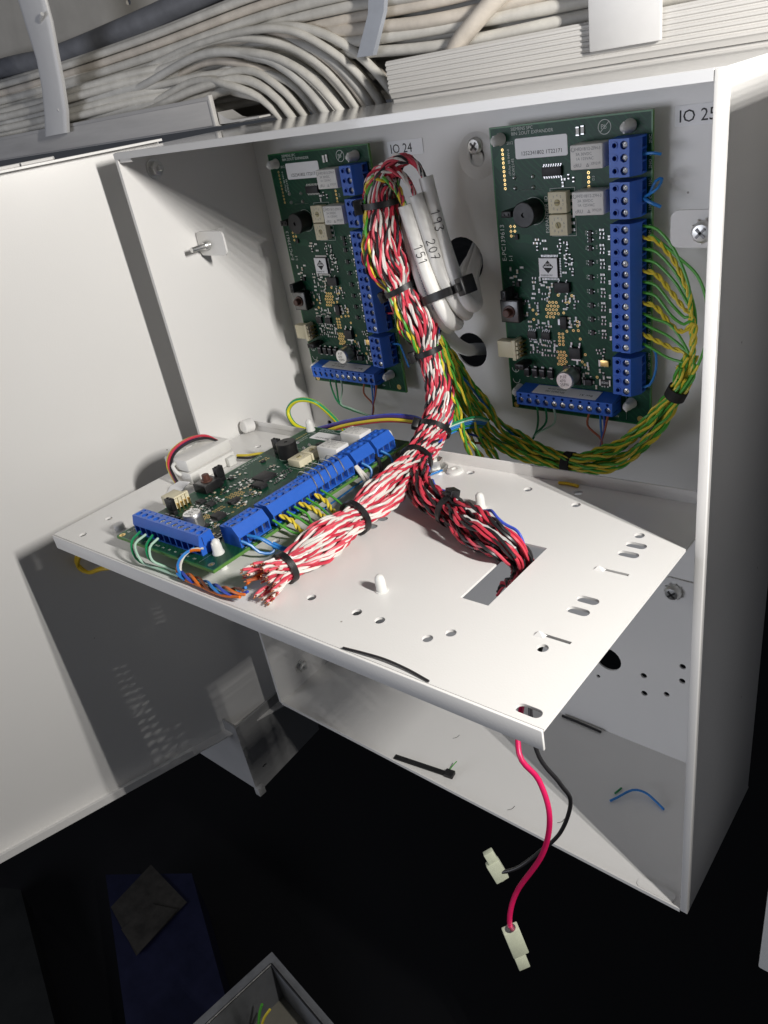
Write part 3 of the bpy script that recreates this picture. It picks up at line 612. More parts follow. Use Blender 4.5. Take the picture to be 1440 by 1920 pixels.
    for x, y in ((6.2, 139.6), (71.1, 139.7), (70.9, 11.6), (6.3, 12.2)): P('standoff', 'sto', standoff, x, y)
    return b
BR = (math.pi / 2, 0, 0)
RB = Vector((181.4, -10, 240.8)); LB = Vector((22.5, -10, 240.2))
make_board('green circuit board with blue terminals mounted at the right, beside the IO 25 label', RB, BR)
make_board('green circuit board at the left, partly behind the red and white harness', LB, BR)
PB = (59.4, -143.0, 8.4)
pb = make_board('green circuit board lying flat on the folded-out mounting plate', PM @ Vector(PB), PROT, False)
# resistors with bent legs clamped in the flat board's long terminal block
mb = MB()
def leg(i, y, k):
    a = Vector((78.0, y, 4.5)); pts = [a, (78.6, y, 6.5), (75.0, y + .8, 11.3), (70, y + 1.6, 11.8), (65, y + 2.4, 11.2), (62.5, y + 2.8, 8.5)]
    mb.tube(crom(pts, 1.2)[0], .33, 6, 0)
for i in range(5): leg(i, 41.8 + 4.95 * (6.3 + i * 1.05), i)
mb.build('resistor_lead', 'steel', pb)
for i in range(5):
    y = 41.8 + 4.95 * (6.3 + i * 1.05) + 2.9
    m2 = MB(); m2.lathe([(.4, 0), (.95, .3), (.95, 1.1), (.75, 1.4), (.75, 2.4), (.95, 2.7), (.95, 3.4), (.4, 3.7)], (62.5, y, 4.6), (0, 0, 1), 10, 0); m2.build('resistor', 'pvc_blue', pb)

# ------------------------------------------------------------------ wires
def wire_mesh(pts, r, m, n=7, step=2.0, name='wire', tip=None):
    P, _ = crom(pts, step); mb = MB(); mb.tube(P, r, n, 0)
    mats = ['pvc_' + m if ('pvc_' + m) in MATS else m]
    if tip:
        d = (P[-1] - P[-2]).normalized(); mb.cyl(P[-1] - d * .2, P[-1] + d * 1.5, r * .45, n=6, mi=1); mats.append('copper')
    return mb.mesh(name, mats)
def twist(pts, r, cols, pitch=9, step=1.5, off=1.0, ph=0):
    P, _ = crom(pts, step); out = [[] for _ in cols]; up = Vector((.3, -.6, .7)); s = 0
    for i, q in enumerate(P):
        t = (P[min(i + 1, len(P) - 1)] - P[max(i - 1, 0)]).normalized()
        if i: s += (q - P[i - 1]).length
        u = up - t * up.dot(t); u = u.normalized() if u.length > 1e-4 else t.orthogonal().normalized(); v = t.cross(u)
        for k in range(len(cols)):
            a = 2 * math.pi * (s / pitch + k / len(cols)) + ph; out[k].append(q + (u * math.cos(a) + v * math.sin(a)) * r * off)
    return out
def wire_thing(name, label, cat, items, group=None):
    """items: list of (points, radius, colour); one item becomes one mesh, several share an empty"""
    if len(items) == 1:
        return tag(link(name, wire_mesh(*items[0], name=name)), label, cat, group)
    e = empty(name, label, cat, group=group)
    for it in items: link('wire', wire_mesh(*it), e)
    return e
def tie_geo(c, ax, r, wd=3.2, head_dir=(1, 0, 0), th=1.1, tail=3, squash=1.0, hs=1.0):
    mb = MB(); ax = Vector(ax).normalized(); u = Vector(head_dir); u = (u - ax * u.dot(ax)).normalized(); v = ax.cross(u); c = Vector(c); rs = []; n = 28
    for i in range(n):
        a = 2 * math.pi * i / n; d = u * math.cos(a) + v * math.sin(a) * squash
        rs.append([c + d * r - ax * wd / 2, c + d * (r + th) - ax * wd / 2, c + d * (r + th) + ax * wd / 2, c + d * r + ax * wd / 2])
    mb.rings(rs, 0, closed=True)
    return mb, u, v, ax
def cable_tie(parent, c, ax, r, head_dir, wd=3.0, tail=2.5, squash=1.0, hs=1.0, top=None):
    mb, u, v, ax = tie_geo(c, ax, r, wd, head_dir, squash=squash)
    o = mb.build('cable_tie', 'black', parent)
    if top: tag(o, *top)
    c = Vector(c); h = MB(); R_ = Matrix((u, v, ax)).transposed().to_4x4(); R_.translation = c + u * (r + .6)
    h.M = R_; s = hs; h.box(0, -2.4 * s, -2.6 * s, 3.4 * s, 2.4 * s, 2.6 * s, 0, .5); h.box(1.0 * s, 2.3 * s, -wd / 2, 2.2 * s, 2.3 * s + tail, wd / 2, 0, .2)
    h.build('head', 'black', o); return o
def bundle(pts, rads, specs, wr, step=1.6, starts=None, ref=(.45, -.5, .6), seed=1, twist_rate=.004, jitter=.10):
    """specs: list of (rho, phi, [colours], start0..1, end0..1); returns list of (colour, points)"""
    P, par = crom(pts, step); rnd = random.Random(seed); ref = Vector(ref); fr = []; s = 0; ss = []
    for i, q in enumerate(P):
        t = (P[min(i + 1, len(P) - 1)] - P[max(i - 1, 0)]).normalized(); u = (ref - t * ref.dot(t)).normalized(); fr.append((u, t.cross(u)))
        if i: s += (q - P[i - 1]).length
        ss.append(s)
    def R(p_):
        k = min(int(p_), len(rads) - 2); f = p_ - k; f = f * f * (3 - 2 * f); return rads[k] * (1 - f) + rads[k + 1] * f
    out = []
    for rho, phi, cols, a0, a1 in specs:
        i0, i1 = int(a0 * (len(P) - 1)), int(a1 * (len(P) - 1)); pitch = rnd.uniform(13, 17.5); ph = rnd.uniform(0, 6.28)
        w1, w2, k1, k2 = rnd.uniform(0, 6.28), rnd.uniform(0, 6.28), rnd.uniform(25, 45), rnd.uniform(28, 50); tr = rnd.uniform(-1, 1) * twist_rate
        ws = [[] for _ in cols]; st = rnd.choice(starts) if starts else None
        if st:
            it = next(k for k in range(len(par)) if par[k] >= 4.0); u, v = fr[it]; ce = P[it] + (u * math.cos(phi + tr * ss[it]) + v * math.sin(phi + tr * ss[it])) * (R(4.0) - wr * 1.6) * rho
            kk = 34 + 1.1 * (Vector(st) - ce).length; T0 = Vector((-.12, -.1, 1)) * kk; T1 = Vector((0, .05, -1)) * kk * 1.1
        for i in range(i0, i1 + 1):
            u, v = fr[i]; rr = R(par[i]); ph_ = phi + tr * ss[i] + jitter * math.sin(ss[i] / k1 * 6.28 + w1); ro = max(0, rr - wr * 1.6) * rho * (1 + jitter * .6 * math.sin(ss[i] / k2 * 6.28 + w2))
            c = P[i] + (u * math.cos(ph_) + v * math.sin(ph_)) * ro
            if st and i < it:
                f = ss[i] / ss[it]; g = 1 - f; h0 = (1 + 2 * f) * g * g; h1 = f * g * g; h2 = f * f * (3 - 2 * f); h3 = f * f * (f - 1)
                c = Vector(st) * h0 + T0 * h1 + ce * h2 + T1 * h3
            for k in range(len(cols)):
                a = 2 * math.pi * (ss[i] / pitch + k / len(cols)) + ph; ws[k].append(c + (u * math.cos(a) + v * math.sin(a)) * wr * .98)
        for k, cname in enumerate(cols): out.append((cname, ws[k]))
    return out
ST = [(160, -36.5, 367), (157.4, -42, 360), (152.4, -45, 356), (146.4, -39, 353)]
har = empty('wire_harness', 'thick harness of red, white and black twisted wires strapped with black cable ties', 'wire harness')
Mp = [(158, -40, 361), (157, -43, 371), (149, -46, 377), (140, -46, 371), (136, -43, 360), (136, -44, 334), (139, -42, 317), (148, -42, 300), (152, -42, 283), (159, -46, 260), (163, -60, 246), (171, -88, 242)]
Mr = [5.0, 6.0, 7.5, 8.8, 9.2, 13.4, 8.4, 11.5, 6.8, 7.6, 8.0, 7.6]
Ap = Mp + [(176, -121, 241), (174, -141, 237.5), (176, -166, 239), (171.5, -186, 236), (172, -205, 238)]
Ar = Mr + [9.6, 7.2, 9.6, 6.2, 10.5]
Bp = Mp + [(184, -103, 239.5), (197, -113, 240), (213, -118, 238), (233, -126, 239.5), (250, -131, 238.5), (255.5, -126.5, 227), (252, -121, 210), (238, -108, 192)]
Br = Mr + [7.4, 7.4, 6.4, 9.2, 8.0, 5.4, 6.5, 9]
rnd = random.Random(3); sp = []
for i in range(20): sp.append((.98, i / 20 * 6.28, ['red', 'white'] if i not in (6, 11) else (['orange', 'white'] if i == 11 else ['red', 'white']), rnd.uniform(0, .02), rnd.uniform(.965, 1)))
for i in range(13): sp.append((.66, i / 13 * 6.28 + .2, ['red', 'white'] if i != 4 else ['orange', 'rust'], rnd.uniform(0, .02), rnd.uniform(.96, 1)))
for i in range(4): sp.append((.25, i / 4 * 6.28, ['red', 'white'], .01, .98))
for c, pts in bundle(Ap, Ar, sp, .68, seed=5, starts=ST, jitter=.075):
    c = rnd.choice({'red': ('red', 'red2', 'red3', 'red2'), 'white': ('white', 'white2', 'white3')}.get(c, (c,))); tip = (pts[-1] - pts[-3]).normalized(); link('wire', MB().tube(pts, rnd.uniform(.62, .74), 6).cyl(pts[-1] - tip * .3, pts[-1] + tip * 1.2, .34, n=6, mi=1).mesh('wire', ['pvc_' + c, 'copper']), har)
sp = []
for i in range(12): sp.append((1.05, i / 12 * 6.28 + .3, ['red', 'black'] if i % 3 else ['red', 'black'], rnd.uniform(0, .02), 1))
for i in range(6): sp.append((.5, i / 6 * 6.28 + .3, ['red', 'black'], .01, 1))
sp.append((.98, 5.6, ['dblue'], .3, .97)); sp.append((.98, 5.9, ['grey', 'white'], .2, .5))
for c, pts in bundle(Bp, Br, sp, .76, seed=9, starts=ST): c = rnd.choice(('red', 'red2', 'red3')) if c == 'red' else c; link('wire', MB().tube(pts, rnd.uniform(.68, .8), 6).mesh('wire', 'pvc_' + c), har)
# a few yellow-green pairs that run on the harness's right side before leaving it
YP = Mp[:9]; sp = [(1.0, .9 + .22 * i, ['green', 'yellow'], .0, 1.0) for i in range(3)] + [(.98, -1.2, ['green', 'yellow'], .06, .55), (1.0, 1.7, ['black', 'white'], .05, .8)]
for c, pts in bundle(YP, Mr[:9], sp, .78, seed=2, jitter=.16, starts=ST): link('wire', MB().tube(pts, .78, 6).mesh('wire', 'pvc_' + c), har)
TI = [((136.2, -43.2, 360.5), (.05, 0, -1), 9.4, (-.8, -.55, .15), 1.35), ((139, -42, 317), (.35, .1, -1), 8.6, (-.85, -.5, -.2), 1.1), ((152, -42, 283), (.3, 0, -1), 7.0, (-.8, -.6, -.2), 1.15),
      ((163, -60, 246), (.1, -.75, -.6), 8.2, (-.8, 0, .6), 1.1), ((171, -88, 242), (.25, -1, -.1), 7.8, (-.9, 0, -.3), .8), ((174, -141, 237.5), (-.02, -1, -.05), 7.8, (-.8, 0, -.55), .9),
      ((171.5, -186, 236), (-.1, -1, -.05), 6.6, (-.8, 0, -.6), .9), ((213, -118, 238), (1, -.35, 0), 6.6, (.1, .3, 1), 1.05)]
for c, ax, r, hd, hs in TI: cable_tie(har, c, ax, r, hd, hs=hs)

# yellow-green harness to the right-hand board
yg = empty('wire_harness', 'yellow and green twisted wire harness sagging below the right board and fanning to its terminals', 'wire harness')
YGp = [(153, -38, 288), (159, -32, 267), (168, -28, 245), (186, -26, 228), (224, -26, 221), (249, -24, 228), (266, -22, 244), (279, -20, 265), (286, -21, 284)]
sp = [(.95, i / 10 * 6.28, ['green', 'yellow'], 0, rnd.uniform(.95, 1)) for i in range(10)] + [(.45, i / 4 * 6.28, ['green', 'yellow'], 0, 1) for i in range(4)]
for c, pts in bundle(YGp, [6, 7.5, 10, 8, 5.2, 8, 6.5, 4.4, 6], sp, .66, seed=12, ref=(.3, -.8, .5), jitter=.14): link('wire', MB().tube(pts, .66, 6).mesh('wire', 'pvc_' + c), yg)
# second strand that drops from the big harness behind the plate
sp = [(.9, i / 7 * 6.28, ['green', 'yellow'], 0, 1) for i in range(7)]
for c, pts in bundle([(156, -40, 283), (163, -40, 262), (170, -40, 242), (176, -38, 224), (184, -34, 210)], [5, 7, 8, 8, 6], sp, .66, seed=21, ref=(.3, -.8, .5), jitter=.2): link('wire', MB().tube(pts, .66, 6).mesh('wire', 'pvc_' + c), yg)
tx = RB.x + 78.2; ty = -13.0
for i, kind in enumerate('gygggyggyggyg'[:12]):
    kind = 'gyggyggyggyg'[i]; kind = 'y' if i in (1, 4, 7, 10) else 'g'
    z = RB.z + 41.8 + 4.95 * (11.5 - i); j = rnd.uniform(-1, 1); ez = 286 + (11 - i) * 1.1
    top = z > 300
    if top: pts = [(tx, ty, z), (tx + 7, ty - 2, z - 1), (tx + 16 + j, -17, z - 9), (tx + 23 + .5 * j, -19 - .4 * i, (z + ez) / 2 - 2), (286 + .35 * i - 2, -20 + .3 * j, ez + 8), (286 + j, -21, 280), (280 + j, -20 + j, 266)]
    else: pts = [(tx, ty, z), (tx + 6, ty - 2, z - 1.5), (tx + 15 + j, -18, z - 4), (284 + j, -20 - j, min(z - 6, 284)), (285 + j, -21, 274), (280 + j, -20 + j, 266)]
    if kind == 'g': link('wire', wire_mesh(pts, .68, 'green'), yg)
    else:
        for q in twist(pts, .66, ['a', 'b'], 11): link('wire', MB().tube(q, .64, 6).mesh('wire', 'pvc_yellow'), yg)
for pts in ([(266, -21, 246), (279, -23, 262), (290, -23, 282), (293, -22, 300), (288, -20, 318), (276, -17, 328), (tx + 4, -14, 336)], [(262, -22, 240), (276, -19, 258), (283, -18, 276), (286, -18, 300), (280, -17, 320)]):
    link('wire', wire_mesh(pts, .68, 'green'), yg)
for c, ax, r, sq in (((224, -26, 221), (1, 0, .05), 5.4, .8), ((279, -20, 265), (.45, 0, 1), 4.6, .9)):
    mb, u, v, a_ = tie_geo(c, ax, r, 5.0, (.2, -1, -.3), .9, squash=sq); mb.build('fabric_wrap', 'black_soft', yg)

# grey cables coiled between the boards
CB = [((160, -36, 370), (163, -36, 353), (167, -36, 335), (173, -37, 318), (176, -34, 308), (172, -22, 304), (163, -10, 314), (158, 5, 322), (154, 22, 332)),
      ((157, -42, 363), (161, -41, 344), (165, -40, 325), (171, -38, 309), (169, -28, 300), (162, -17, 301), (157, -8, 312), (153, 5, 319), (150, 22, 328)),
      ((152, -45, 359), (156, -44, 338), (161, -44, 320), (167, -42, 303), (164, -30, 295), (156, -20, 298), (152, -8, 309), (149, 5, 315), (148, 22, 322)),
      ((146, -39, 356), (149, -40, 334), (154, -40, 312), (159, -37, 298), (156, -26, 291), (149, -18, 294), (148, -8, 306), (146, 5, 312), (145, 22, 318)),
      ((146, -30, 345), (147, -29, 315), (151, -28, 295), (153, -20, 281), (152, -8, 272), (149, 6, 267), (146, 20, 262))]
CL = ['rightmost coiled grey cable, handwritten number 193 near its cut top', 'middle coiled grey cable with the handwritten number 207', 'leftmost numbered grey cable of the coil, beside the cable marked 207',
      'pale cable with small blue print, next to the red and white harness', 'grey cable running into the lower round hole of the back panel']
CUR = []
for i, (pts, lb) in enumerate(zip(CB, CL)):
    P, _ = crom(pts, 2.0); mb = MB(); r = 3.6 if i != 3 else 3.2; mb.tube(P, r, 16); CUR.append((P, r))
    o = tag(mb.build('cable', 'cable_w'), lb, 'cable', 'cables coiled between the boards')
    if i in (0, 1, 2):
        strokes = {'1': [[(0, .75), (.25, 1), (.25, 0)]], '9': [[(.5, .8), (.3, 1), (.05, .85), (.05, .6), (.3, .5), (.5, .75), (.45, 0)]], '3': [[(.05, .95), (.4, 1), (.5, .8), (.25, .55), (.5, .3), (.35, 0), (0, .08)]],
                   '2': [[(.03, .8), (.2, 1), (.48, .85), (.4, .5), (0, .02), (.55, .05)]], '0': [[(.28, 1), (.05, .7), (.08, .25), (.3, 0), (.5, .3), (.5, .75), (.28, 1)]], '7': [[(0, .98), (.5, 1), (.2, 0)], [(.1, .5), (.45, .5)]], '5': [[(.5, 1), (.1, .97), (.06, .58), (.4, .6), (.5, .3), (.3, 0), (.02, .08)]]}
        s0 = {0: 16, 1: 22, 2: 20}[i]; h = 4.4; tm = MB()
        acc = 0; arc = [0]
        for k in range(1, len(P)): acc += (P[k] - P[k - 1]).length; arc.append(acc)
        def at(s):
            k = max(k for k in range(len(arc) - 1) if arc[k] <= s); f_ = (s - arc[k]) / (arc[k + 1] - arc[k]); t = (P[k + 1] - P[k]).normalized(); return P[k].lerp(P[k + 1], f_), t
        x = 0
        for ch in ('193', '207', '151')[i]:
            for st in strokes[ch]:
                pl = []
                st2 = [(q.x, q.y) for q in crom([(a, b, 0) for a, b in st], .06)[0]]
                for (a, b) in st2:
                    q, t = at(s0 + x + a * 4.2); u = Vector((.55, -.75, .35)); u = (u - t * u.dot(t)).normalized(); v = u.cross(t); ang = (b - .5) * h / r; pl.append(q + (u * math.cos(ang) - v * math.sin(ang) * -1) * (r + .02))
                tm.tube(pl, .22, 5)
            x += 3.6
        tm.build('handwriting', 'ink', o)
    if i == 3:
        tm = MB(); vs, fs, wd = text_geo('PRIXX0204094 2014 20M', 1.9)
        acc = 0; arc = [0]
        for k in range(1, len(P)): acc += (P[k] - P[k - 1]).length; arc.append(acc)
        nv = []
        for q in vs:
            s = 52 - q.x * 1.0; s = min(max(s, .5), arc[-1] - 1); k = max(k for k in range(len(arc) - 1) if arc[k] <= s); f_ = (s - arc[k]) / (arc[k + 1] - arc[k]); c = P[k].lerp(P[k + 1], f_); t = (P[k + 1] - P[k]).normalized()
            u = Vector((.75, -.6, .3)); u = (u - t * u.dot(t)).normalized(); v = u.cross(t); a = (q.y - .9) / r; nv.append(c + (u * math.cos(a) - v * math.sin(a)) * (r + .05))
        tm.add(nv, fs); tm.build('lettering', 'ink_blue', o, False)
ct = cable_tie(None, (164, -35, 313), (.35, -.1, -1), 14.2, (.75, -.25, .6), wd=4.2, squash=.92, hs=1.7, top=('black cable tie strapped around the coiled grey cables', 'cable tie'))

# ------------------------------------------------------------------ single wires round the boards
for B, nm in ((RB, 'right'), (LB, 'left')):
    z0 = B.z + 10
    items = []
    for k, c in ((1, 'dgreen'), (2, 'dgreen'), (3, 'mint')):
        x = B.x + 9.8 + (k + .5) * 5.05
        if nm == 'right': pts = [(x, -12.5, B.z + 7), (x + 1, -14, B.z - 4), (199 + k * .3, -17, 230), (196, -20, 224), (189, -22, 223), (182, -26, 226)]
        else: pts = [(x, -12.5, B.z + 7), (x + 1, -14, B.z - 2), (47 + k, -17, 229), (60, -19, 226 + k * .6), (85, -24, 227), (112, -32, 231)]
        items.append((pts, .6, c))
    wire_thing('wire_set', 'green bus wires leaving the bottom terminals of the %s back-panel board' % nm, 'wires', items)
    items = []
    for k, c in ((8, 'rust'), (9, 'blue'), (9.4, 'dblue'), (10, 'rust')):
        x = B.x + 9.8 + (k + .5) * 5.05 - 3
        pts = [(x, -12.5, B.z + 7), (x + (1.5 if c != 'rust' else -1), -15, B.z - 2), (B.x + 58, -18, B.z - 8), (B.x + 53 + k * .3, -20, B.z - 17), (B.x + 44, -22, B.z - 22)]
        items.append((pts, .6, c))
    wire_thing('wire_set', 'orange and blue wires leaving the bottom right terminals of the %s back-panel board' % nm, 'wires', items)
x = RB.x + 78
wire_thing('link_wire', 'short blue wire at the top terminal block of the right board', 'wire', [([(x, -13, RB.z + 128.4), (x + 5, -14, RB.z + 128.6), (x + 8, -13, RB.z + 127.8)], .62, 'blue')])
wire_thing('link_wire', 'looped blue wires at the second terminal block of the right board', 'wire', [([(x, -13, RB.z + 110.8), (x + 4, -15, RB.z + 112.5), (x + 8, -16, RB.z + 115), (x + 8.5, -13, RB.z + 118), (x + 5, -11, RB.z + 117), (x + 2, -12, RB.z + 111)], .62, 'blue'), ([(x, -13, RB.z + 111), (x + 4, -16, RB.z + 109.5), (x + 9, -15, RB.z + 107)], .75, 'blue')])
wire_thing('link_wire', 'blue wire looping from the lowest right-hand terminals of the right board', 'wire', [([(x - 1, -13, RB.z + 22), (x + 4, -14, RB.z + 24), (x + 7, -14, RB.z + 32), (x + 6, -12, RB.z + 40), (x + 3, -11, RB.z + 42)], .62, 'blue')])
x = LB.x + 78
for k, (c, dz) in enumerate((('green', 71), ('yellow', 66), ('green', 61.5), ('red', 52), ('blue', 33))):
    wire_thing('link_wire', '%s wire at the %s terminals of the left board, passing behind the harness' % (c, ('upper', 'middle', 'lower', 'fourth', 'lowest')[k]), 'wire', [([(x, -13, LB.z + dz), (x + 7, -14, LB.z + dz + .5), (x + 12, -18, LB.z + dz - 1), (x + 22, -26, LB.z + dz - 8)], .62, c)])
# wires of the flat board, in plate coordinates
WP = {
    "green a": [(76.3, -138.2, 12), (79, -145.5, 11), (83.4, -149.0, 7), (87.1, -149, 3), (98.1, -147.5, 2), (114.2, -147.4, 2), (133.5, -147.6, 2), (157.1, -145.3, 4)],
    "green b": [(86.7, -137.8, 12), (91.5, -145.3, 11), (97.3, -148.7, 7), (102.7, -146, 3), (119.1, -145.2, 2), (139.8, -146.8, 2), (157.9, -145.9, 4)],
    "white a": [(82.3, -138.8, 12), (83.3, -146.2, 11), (88, -149.3, 7), (90.8, -149, 3), (100.9, -148, 2), (116.7, -147.8, 2), (135.5, -147.7, 2), (157.6, -145.7, 4)],
    "white b": [(92.7, -138.6, 12), (94.6, -145.2, 11), (99.7, -148.9, 7), (105, -146.2, 3), (121, -145.9, 2), (141.3, -147.3, 2), (158.4, -146.3, 4)],
    "orange": [(124.4, -136.8, 12), (119.9, -139.9, 12), (117.5, -145, 9), (118.7, -148.2, 3), (136.1, -148.6, 2), (150.9, -149, 2), (163.4, -148, 4)],
    "blue o": [(120, -137, 12), (120.1, -143.4, 12), (118.4, -147, 8), (121.7, -148, 3), (136.4, -147.6, 2), (150.4, -148, 2), (162.2, -147.4, 4)],
    "blue 4a": [(138, -122.7, 12), (141.3, -120.3, 9), (143.8, -118.7, 5), (147.0, -115.1, 3), (147.4, -112.5, 4), (146.1, -112.7, 7), (144.8, -114.8, 10), (141.4, -117, 12), (138, -118.5, 12.5)],
    "blue 4b": [(138, -118.0, 12.5), (144, -116.1, 11), (146.6, -113.5, 7), (151.5, -111.2, 4), (154.4, -108.5, 4), (157.5, -101.5, 5), (162.8, -94.3, 7)],
    "green 12": [(138.5, -102.4, 12.5), (145.3, -101.4, 9), (148.5, -99.6, 6), (153.8, -96.6, 5), (160.6, -94.4, 8), (167.9, -94.1, 11)],
    "yellow 1": [(138.2, -97.5, 12.5), (143.9, -95.8, 10), (147.2, -96, 7), (153.4, -97.1, 6), (161.6, -96.8, 8)],
    "green 2": [(138.9, -93.2, 12.5), (144.8, -91.6, 9), (151.6, -92.3, 7), (159.7, -94.8, 8), (165.2, -93.2, 10)],
    "green 3": [(138.8, -88, 12.5), (145, -86.4, 9), (150.9, -89.6, 7), (160.3, -93.8, 8)],
    "yellow 2": [(138.6, -84.1, 12.5), (146.4, -82.7, 10), (151.6, -83.1, 8), (160.6, -85.6, 8), (167.5, -87.6, 10)],
    "green 4": [(138.7, -79.1, 12.5), (146.6, -79.4, 10), (153.8, -81.2, 8), (165, -86.5, 9)],
    "yellow 3": [(139.6, -73.8, 12.5), (146.5, -73.3, 9), (151.8, -75.9, 7), (164.7, -80, 8)],
    "green 5": [(139.5, -69.3, 12.5), (147.4, -69.5, 10), (153.9, -70.7, 8), (166.1, -77, 10)],
    "white w": [(138.3, -41.3, 12.5), (143.7, -43, 8), (150.3, -46.7, 5)], "white w2": [(138.3, -40.5, 12.5), (144.6, -41.3, 8), (154.5, -46.3, 6)],
    "blue loop": [(138.1, -35.9, 12), (141.6, -34, 9), (142.9, -34.9, 6), (143.5, -38.7, 3)], "black loop": [(138.2, -24.3, 12), (141.8, -26.5, 8), (143.3, -29.2, 4), (146, -31.5, 3), (144.3, -27.8, 6), (139.5, -23.8, 10)],
    "blue top": [(138.2, -19.9, 12), (141.9, -17.9, 9), (144.5, -18.9, 6), (145, -20, 3)], "blue under": [(137.7, -69.8, 1), (136.9, -53.4, 1), (136, -36, 1)], "blue bit": [(170.3, -24.2, 3), (170.7, -17.2, 2), (171.8, -11, 1)]}
WP = {k: onplate(v) for k, v in WP.items()}
wire_thing('wire_pair', 'green and white bus wires from the near left terminals of the flat board', 'wires', [(WP['green a'], .62, 'dgreen'), (WP['white a'], .62, 'mint'), (WP['green b'], .62, 'dgreen'), (WP['white b'], .62, 'mint')])
wire_thing('wire_pair', 'orange and blue wires curling from the near terminals of the flat board', 'wires', [(WP['orange'], .75, 'orange'), (WP['blue o'], .7, 'blue'), ([p + Vector((1, 1.2, .4)) for p in WP['orange']], .6, 'cream')])
tw = twist([PM @ Vector(q) for q in [(118, -147.5, 3), (130, -147.2, 3), (143, -147.6, 3), (155, -147.2, 4), (165, -145.5, 6)]], 1.5, ['blue', 'brown', 'orange', 'dblue'], 27)
wire_thing('wire_set', 'twisted blue, brown and orange wires along the plate edge to the harness end', 'wires', [(q, .7, c) for q, c in zip(tw, ('blue', 'brown', 'orange', 'dblue'))])
wire_thing('wire_pair', 'two blue wires looping from the near end of the flat board terminals', 'wires', [(WP['blue 4a'], .72, 'blue'), (WP['blue 4b'], .72, 'blue'), ([p + Vector((.6, 1.3, .3)) for p in WP['blue 4b'][2:]], .66, 'blue')])
lbs = {'green 12': 'long green wire from the first pole of the flat board terminals', 'green 2': 'green wire from the third pole of the flat board terminals', 'green 3': 'green wire from the fourth pole of the flat board terminals', 'green 4': 'green wire from the sixth pole of the flat board terminals', 'green 5': 'green wire nearest the bare resistor leads on the flat board'}
for k, lb in lbs.items(): wire_thing('sensor_wire', lb, 'wire', [(WP[k], .62, 'green')], 'wires from the flat board to the harness')
for k, lb in {'yellow 1': 'twisted yellow pair nearest the flat board corner', 'yellow 2': 'middle twisted yellow pair running from the flat board to the harness', 'yellow 3': 'yellow wires beside the black cable tie, farthest of the flat board pairs'}.items():
    wire_thing('sensor_wire', lb, 'wire', [(q, .66, 'yellow') for q in twist(WP[k], .66, ['a', 'b'], 9)], 'wires from the flat board to the harness')
wire_thing('sensor_wire', 'two white wires at the second small terminal block of the flat board', 'wires', [(WP['white w'], .9, 'white'), (WP['white w2'], .9, 'white')])
wire_thing('link_wire', 'blue wire looping down from the second small terminal block of the flat board', 'wire', [(WP['blue loop'], .66, 'blue')])
wire_thing('link_wire', 'black looped wire between the small terminal blocks of the flat board', 'wire', [(WP['black loop'], .66, 'black')])
wire_thing('link_wire', 'blue wire at the far terminal block of the flat board', 'wire', [(WP['blue top'], .66, 'blue')])
wire_thing('loose_wire', 'thin blue wire lying on the plate under the flat board edge', 'wire', [(WP['blue under'], .5, 'blue')])
wire_thing('loose_wire', 'short blue wire running to the earth stud behind the harness', 'wire', [(WP['blue bit'], .6, 'blue')])
# earth loop, ribbon of coloured wires, blue-green bunch
ep, _ = crom([(58, -46, 221), (50, -51, 224), (40, -53, 228), (35, -51, 236), (43, -48, 243), (54, -42, 240), (60, -32, 222), (60, -24, 205)], 2)
mb = MB(); mb.tube(ep, 1.55, 12); eo = mb.build('earth_wire', 'pvc_earth'); tag(eo, 'thick green and yellow earth wire looping up behind the flat board', 'wire')
uv = eo.data.uv_layers.new(name='UV')
nring = 12
for poly in eo.data.polygons:
    for li in poly.loop_indices: uv.data[li].uv = ((eo.data.loops[li].vertex_index % nring) / nring, 0)
wire_thing('wire_set', 'purple, yellow, red and black wires running from the flat board to the harness', 'wires', [([(62 + dx, -54 - dy, 226 + dz), (86, -50 - dy, 233 + dz), (116, -48 - dy, 240 + dz), (135, -46 - dy, 241 + dz), (152, -52, 243 + dz)], .95, c) for dx, dy, dz, c in ((0, 0, 1.9, 'purple'), (3, 1.0, .2, 'yellow'), (2, .3, -.9, 'red'), (1, -1.2, .6, 'black'), (0, -1.6, 2.0, 'dblue'))])
wire_thing('wire_set', 'bunch of blue and green wires tucked behind the harness near the plate', 'wires', [([(160 + k, -62, 240 + k), (166 + k, -52, 242 + 1.5 * k), (173 + 1.6 * k, -42, 243 + 1.6 * k), (178 + k, -34, 240 + k)], .6, c) for k, c in ((0, 'blue'), (1, 'blue'), (2, 'mint'), (-1, 'dgreen'), (-2, 'blue'), (3, 'dgreen'))])
wire_thing('wire_set', 'blue and orange wires running under the yellow-green harness', 'wires', [([(166, -40, 236), (180, -30, 228), (200, -24, 219), (222, -20, 217), (236, -19, 226)], .66, 'dblue'), ([(168, -42, 231), (182, -30, 226), (200, -22, 221), (220, -18, 219), (232, -19, 224)], .66, 'rust'), ([(154, -40, 285), (166, -30, 262), (178, -24, 240), (190, -22, 228)], .7, 'blue')])

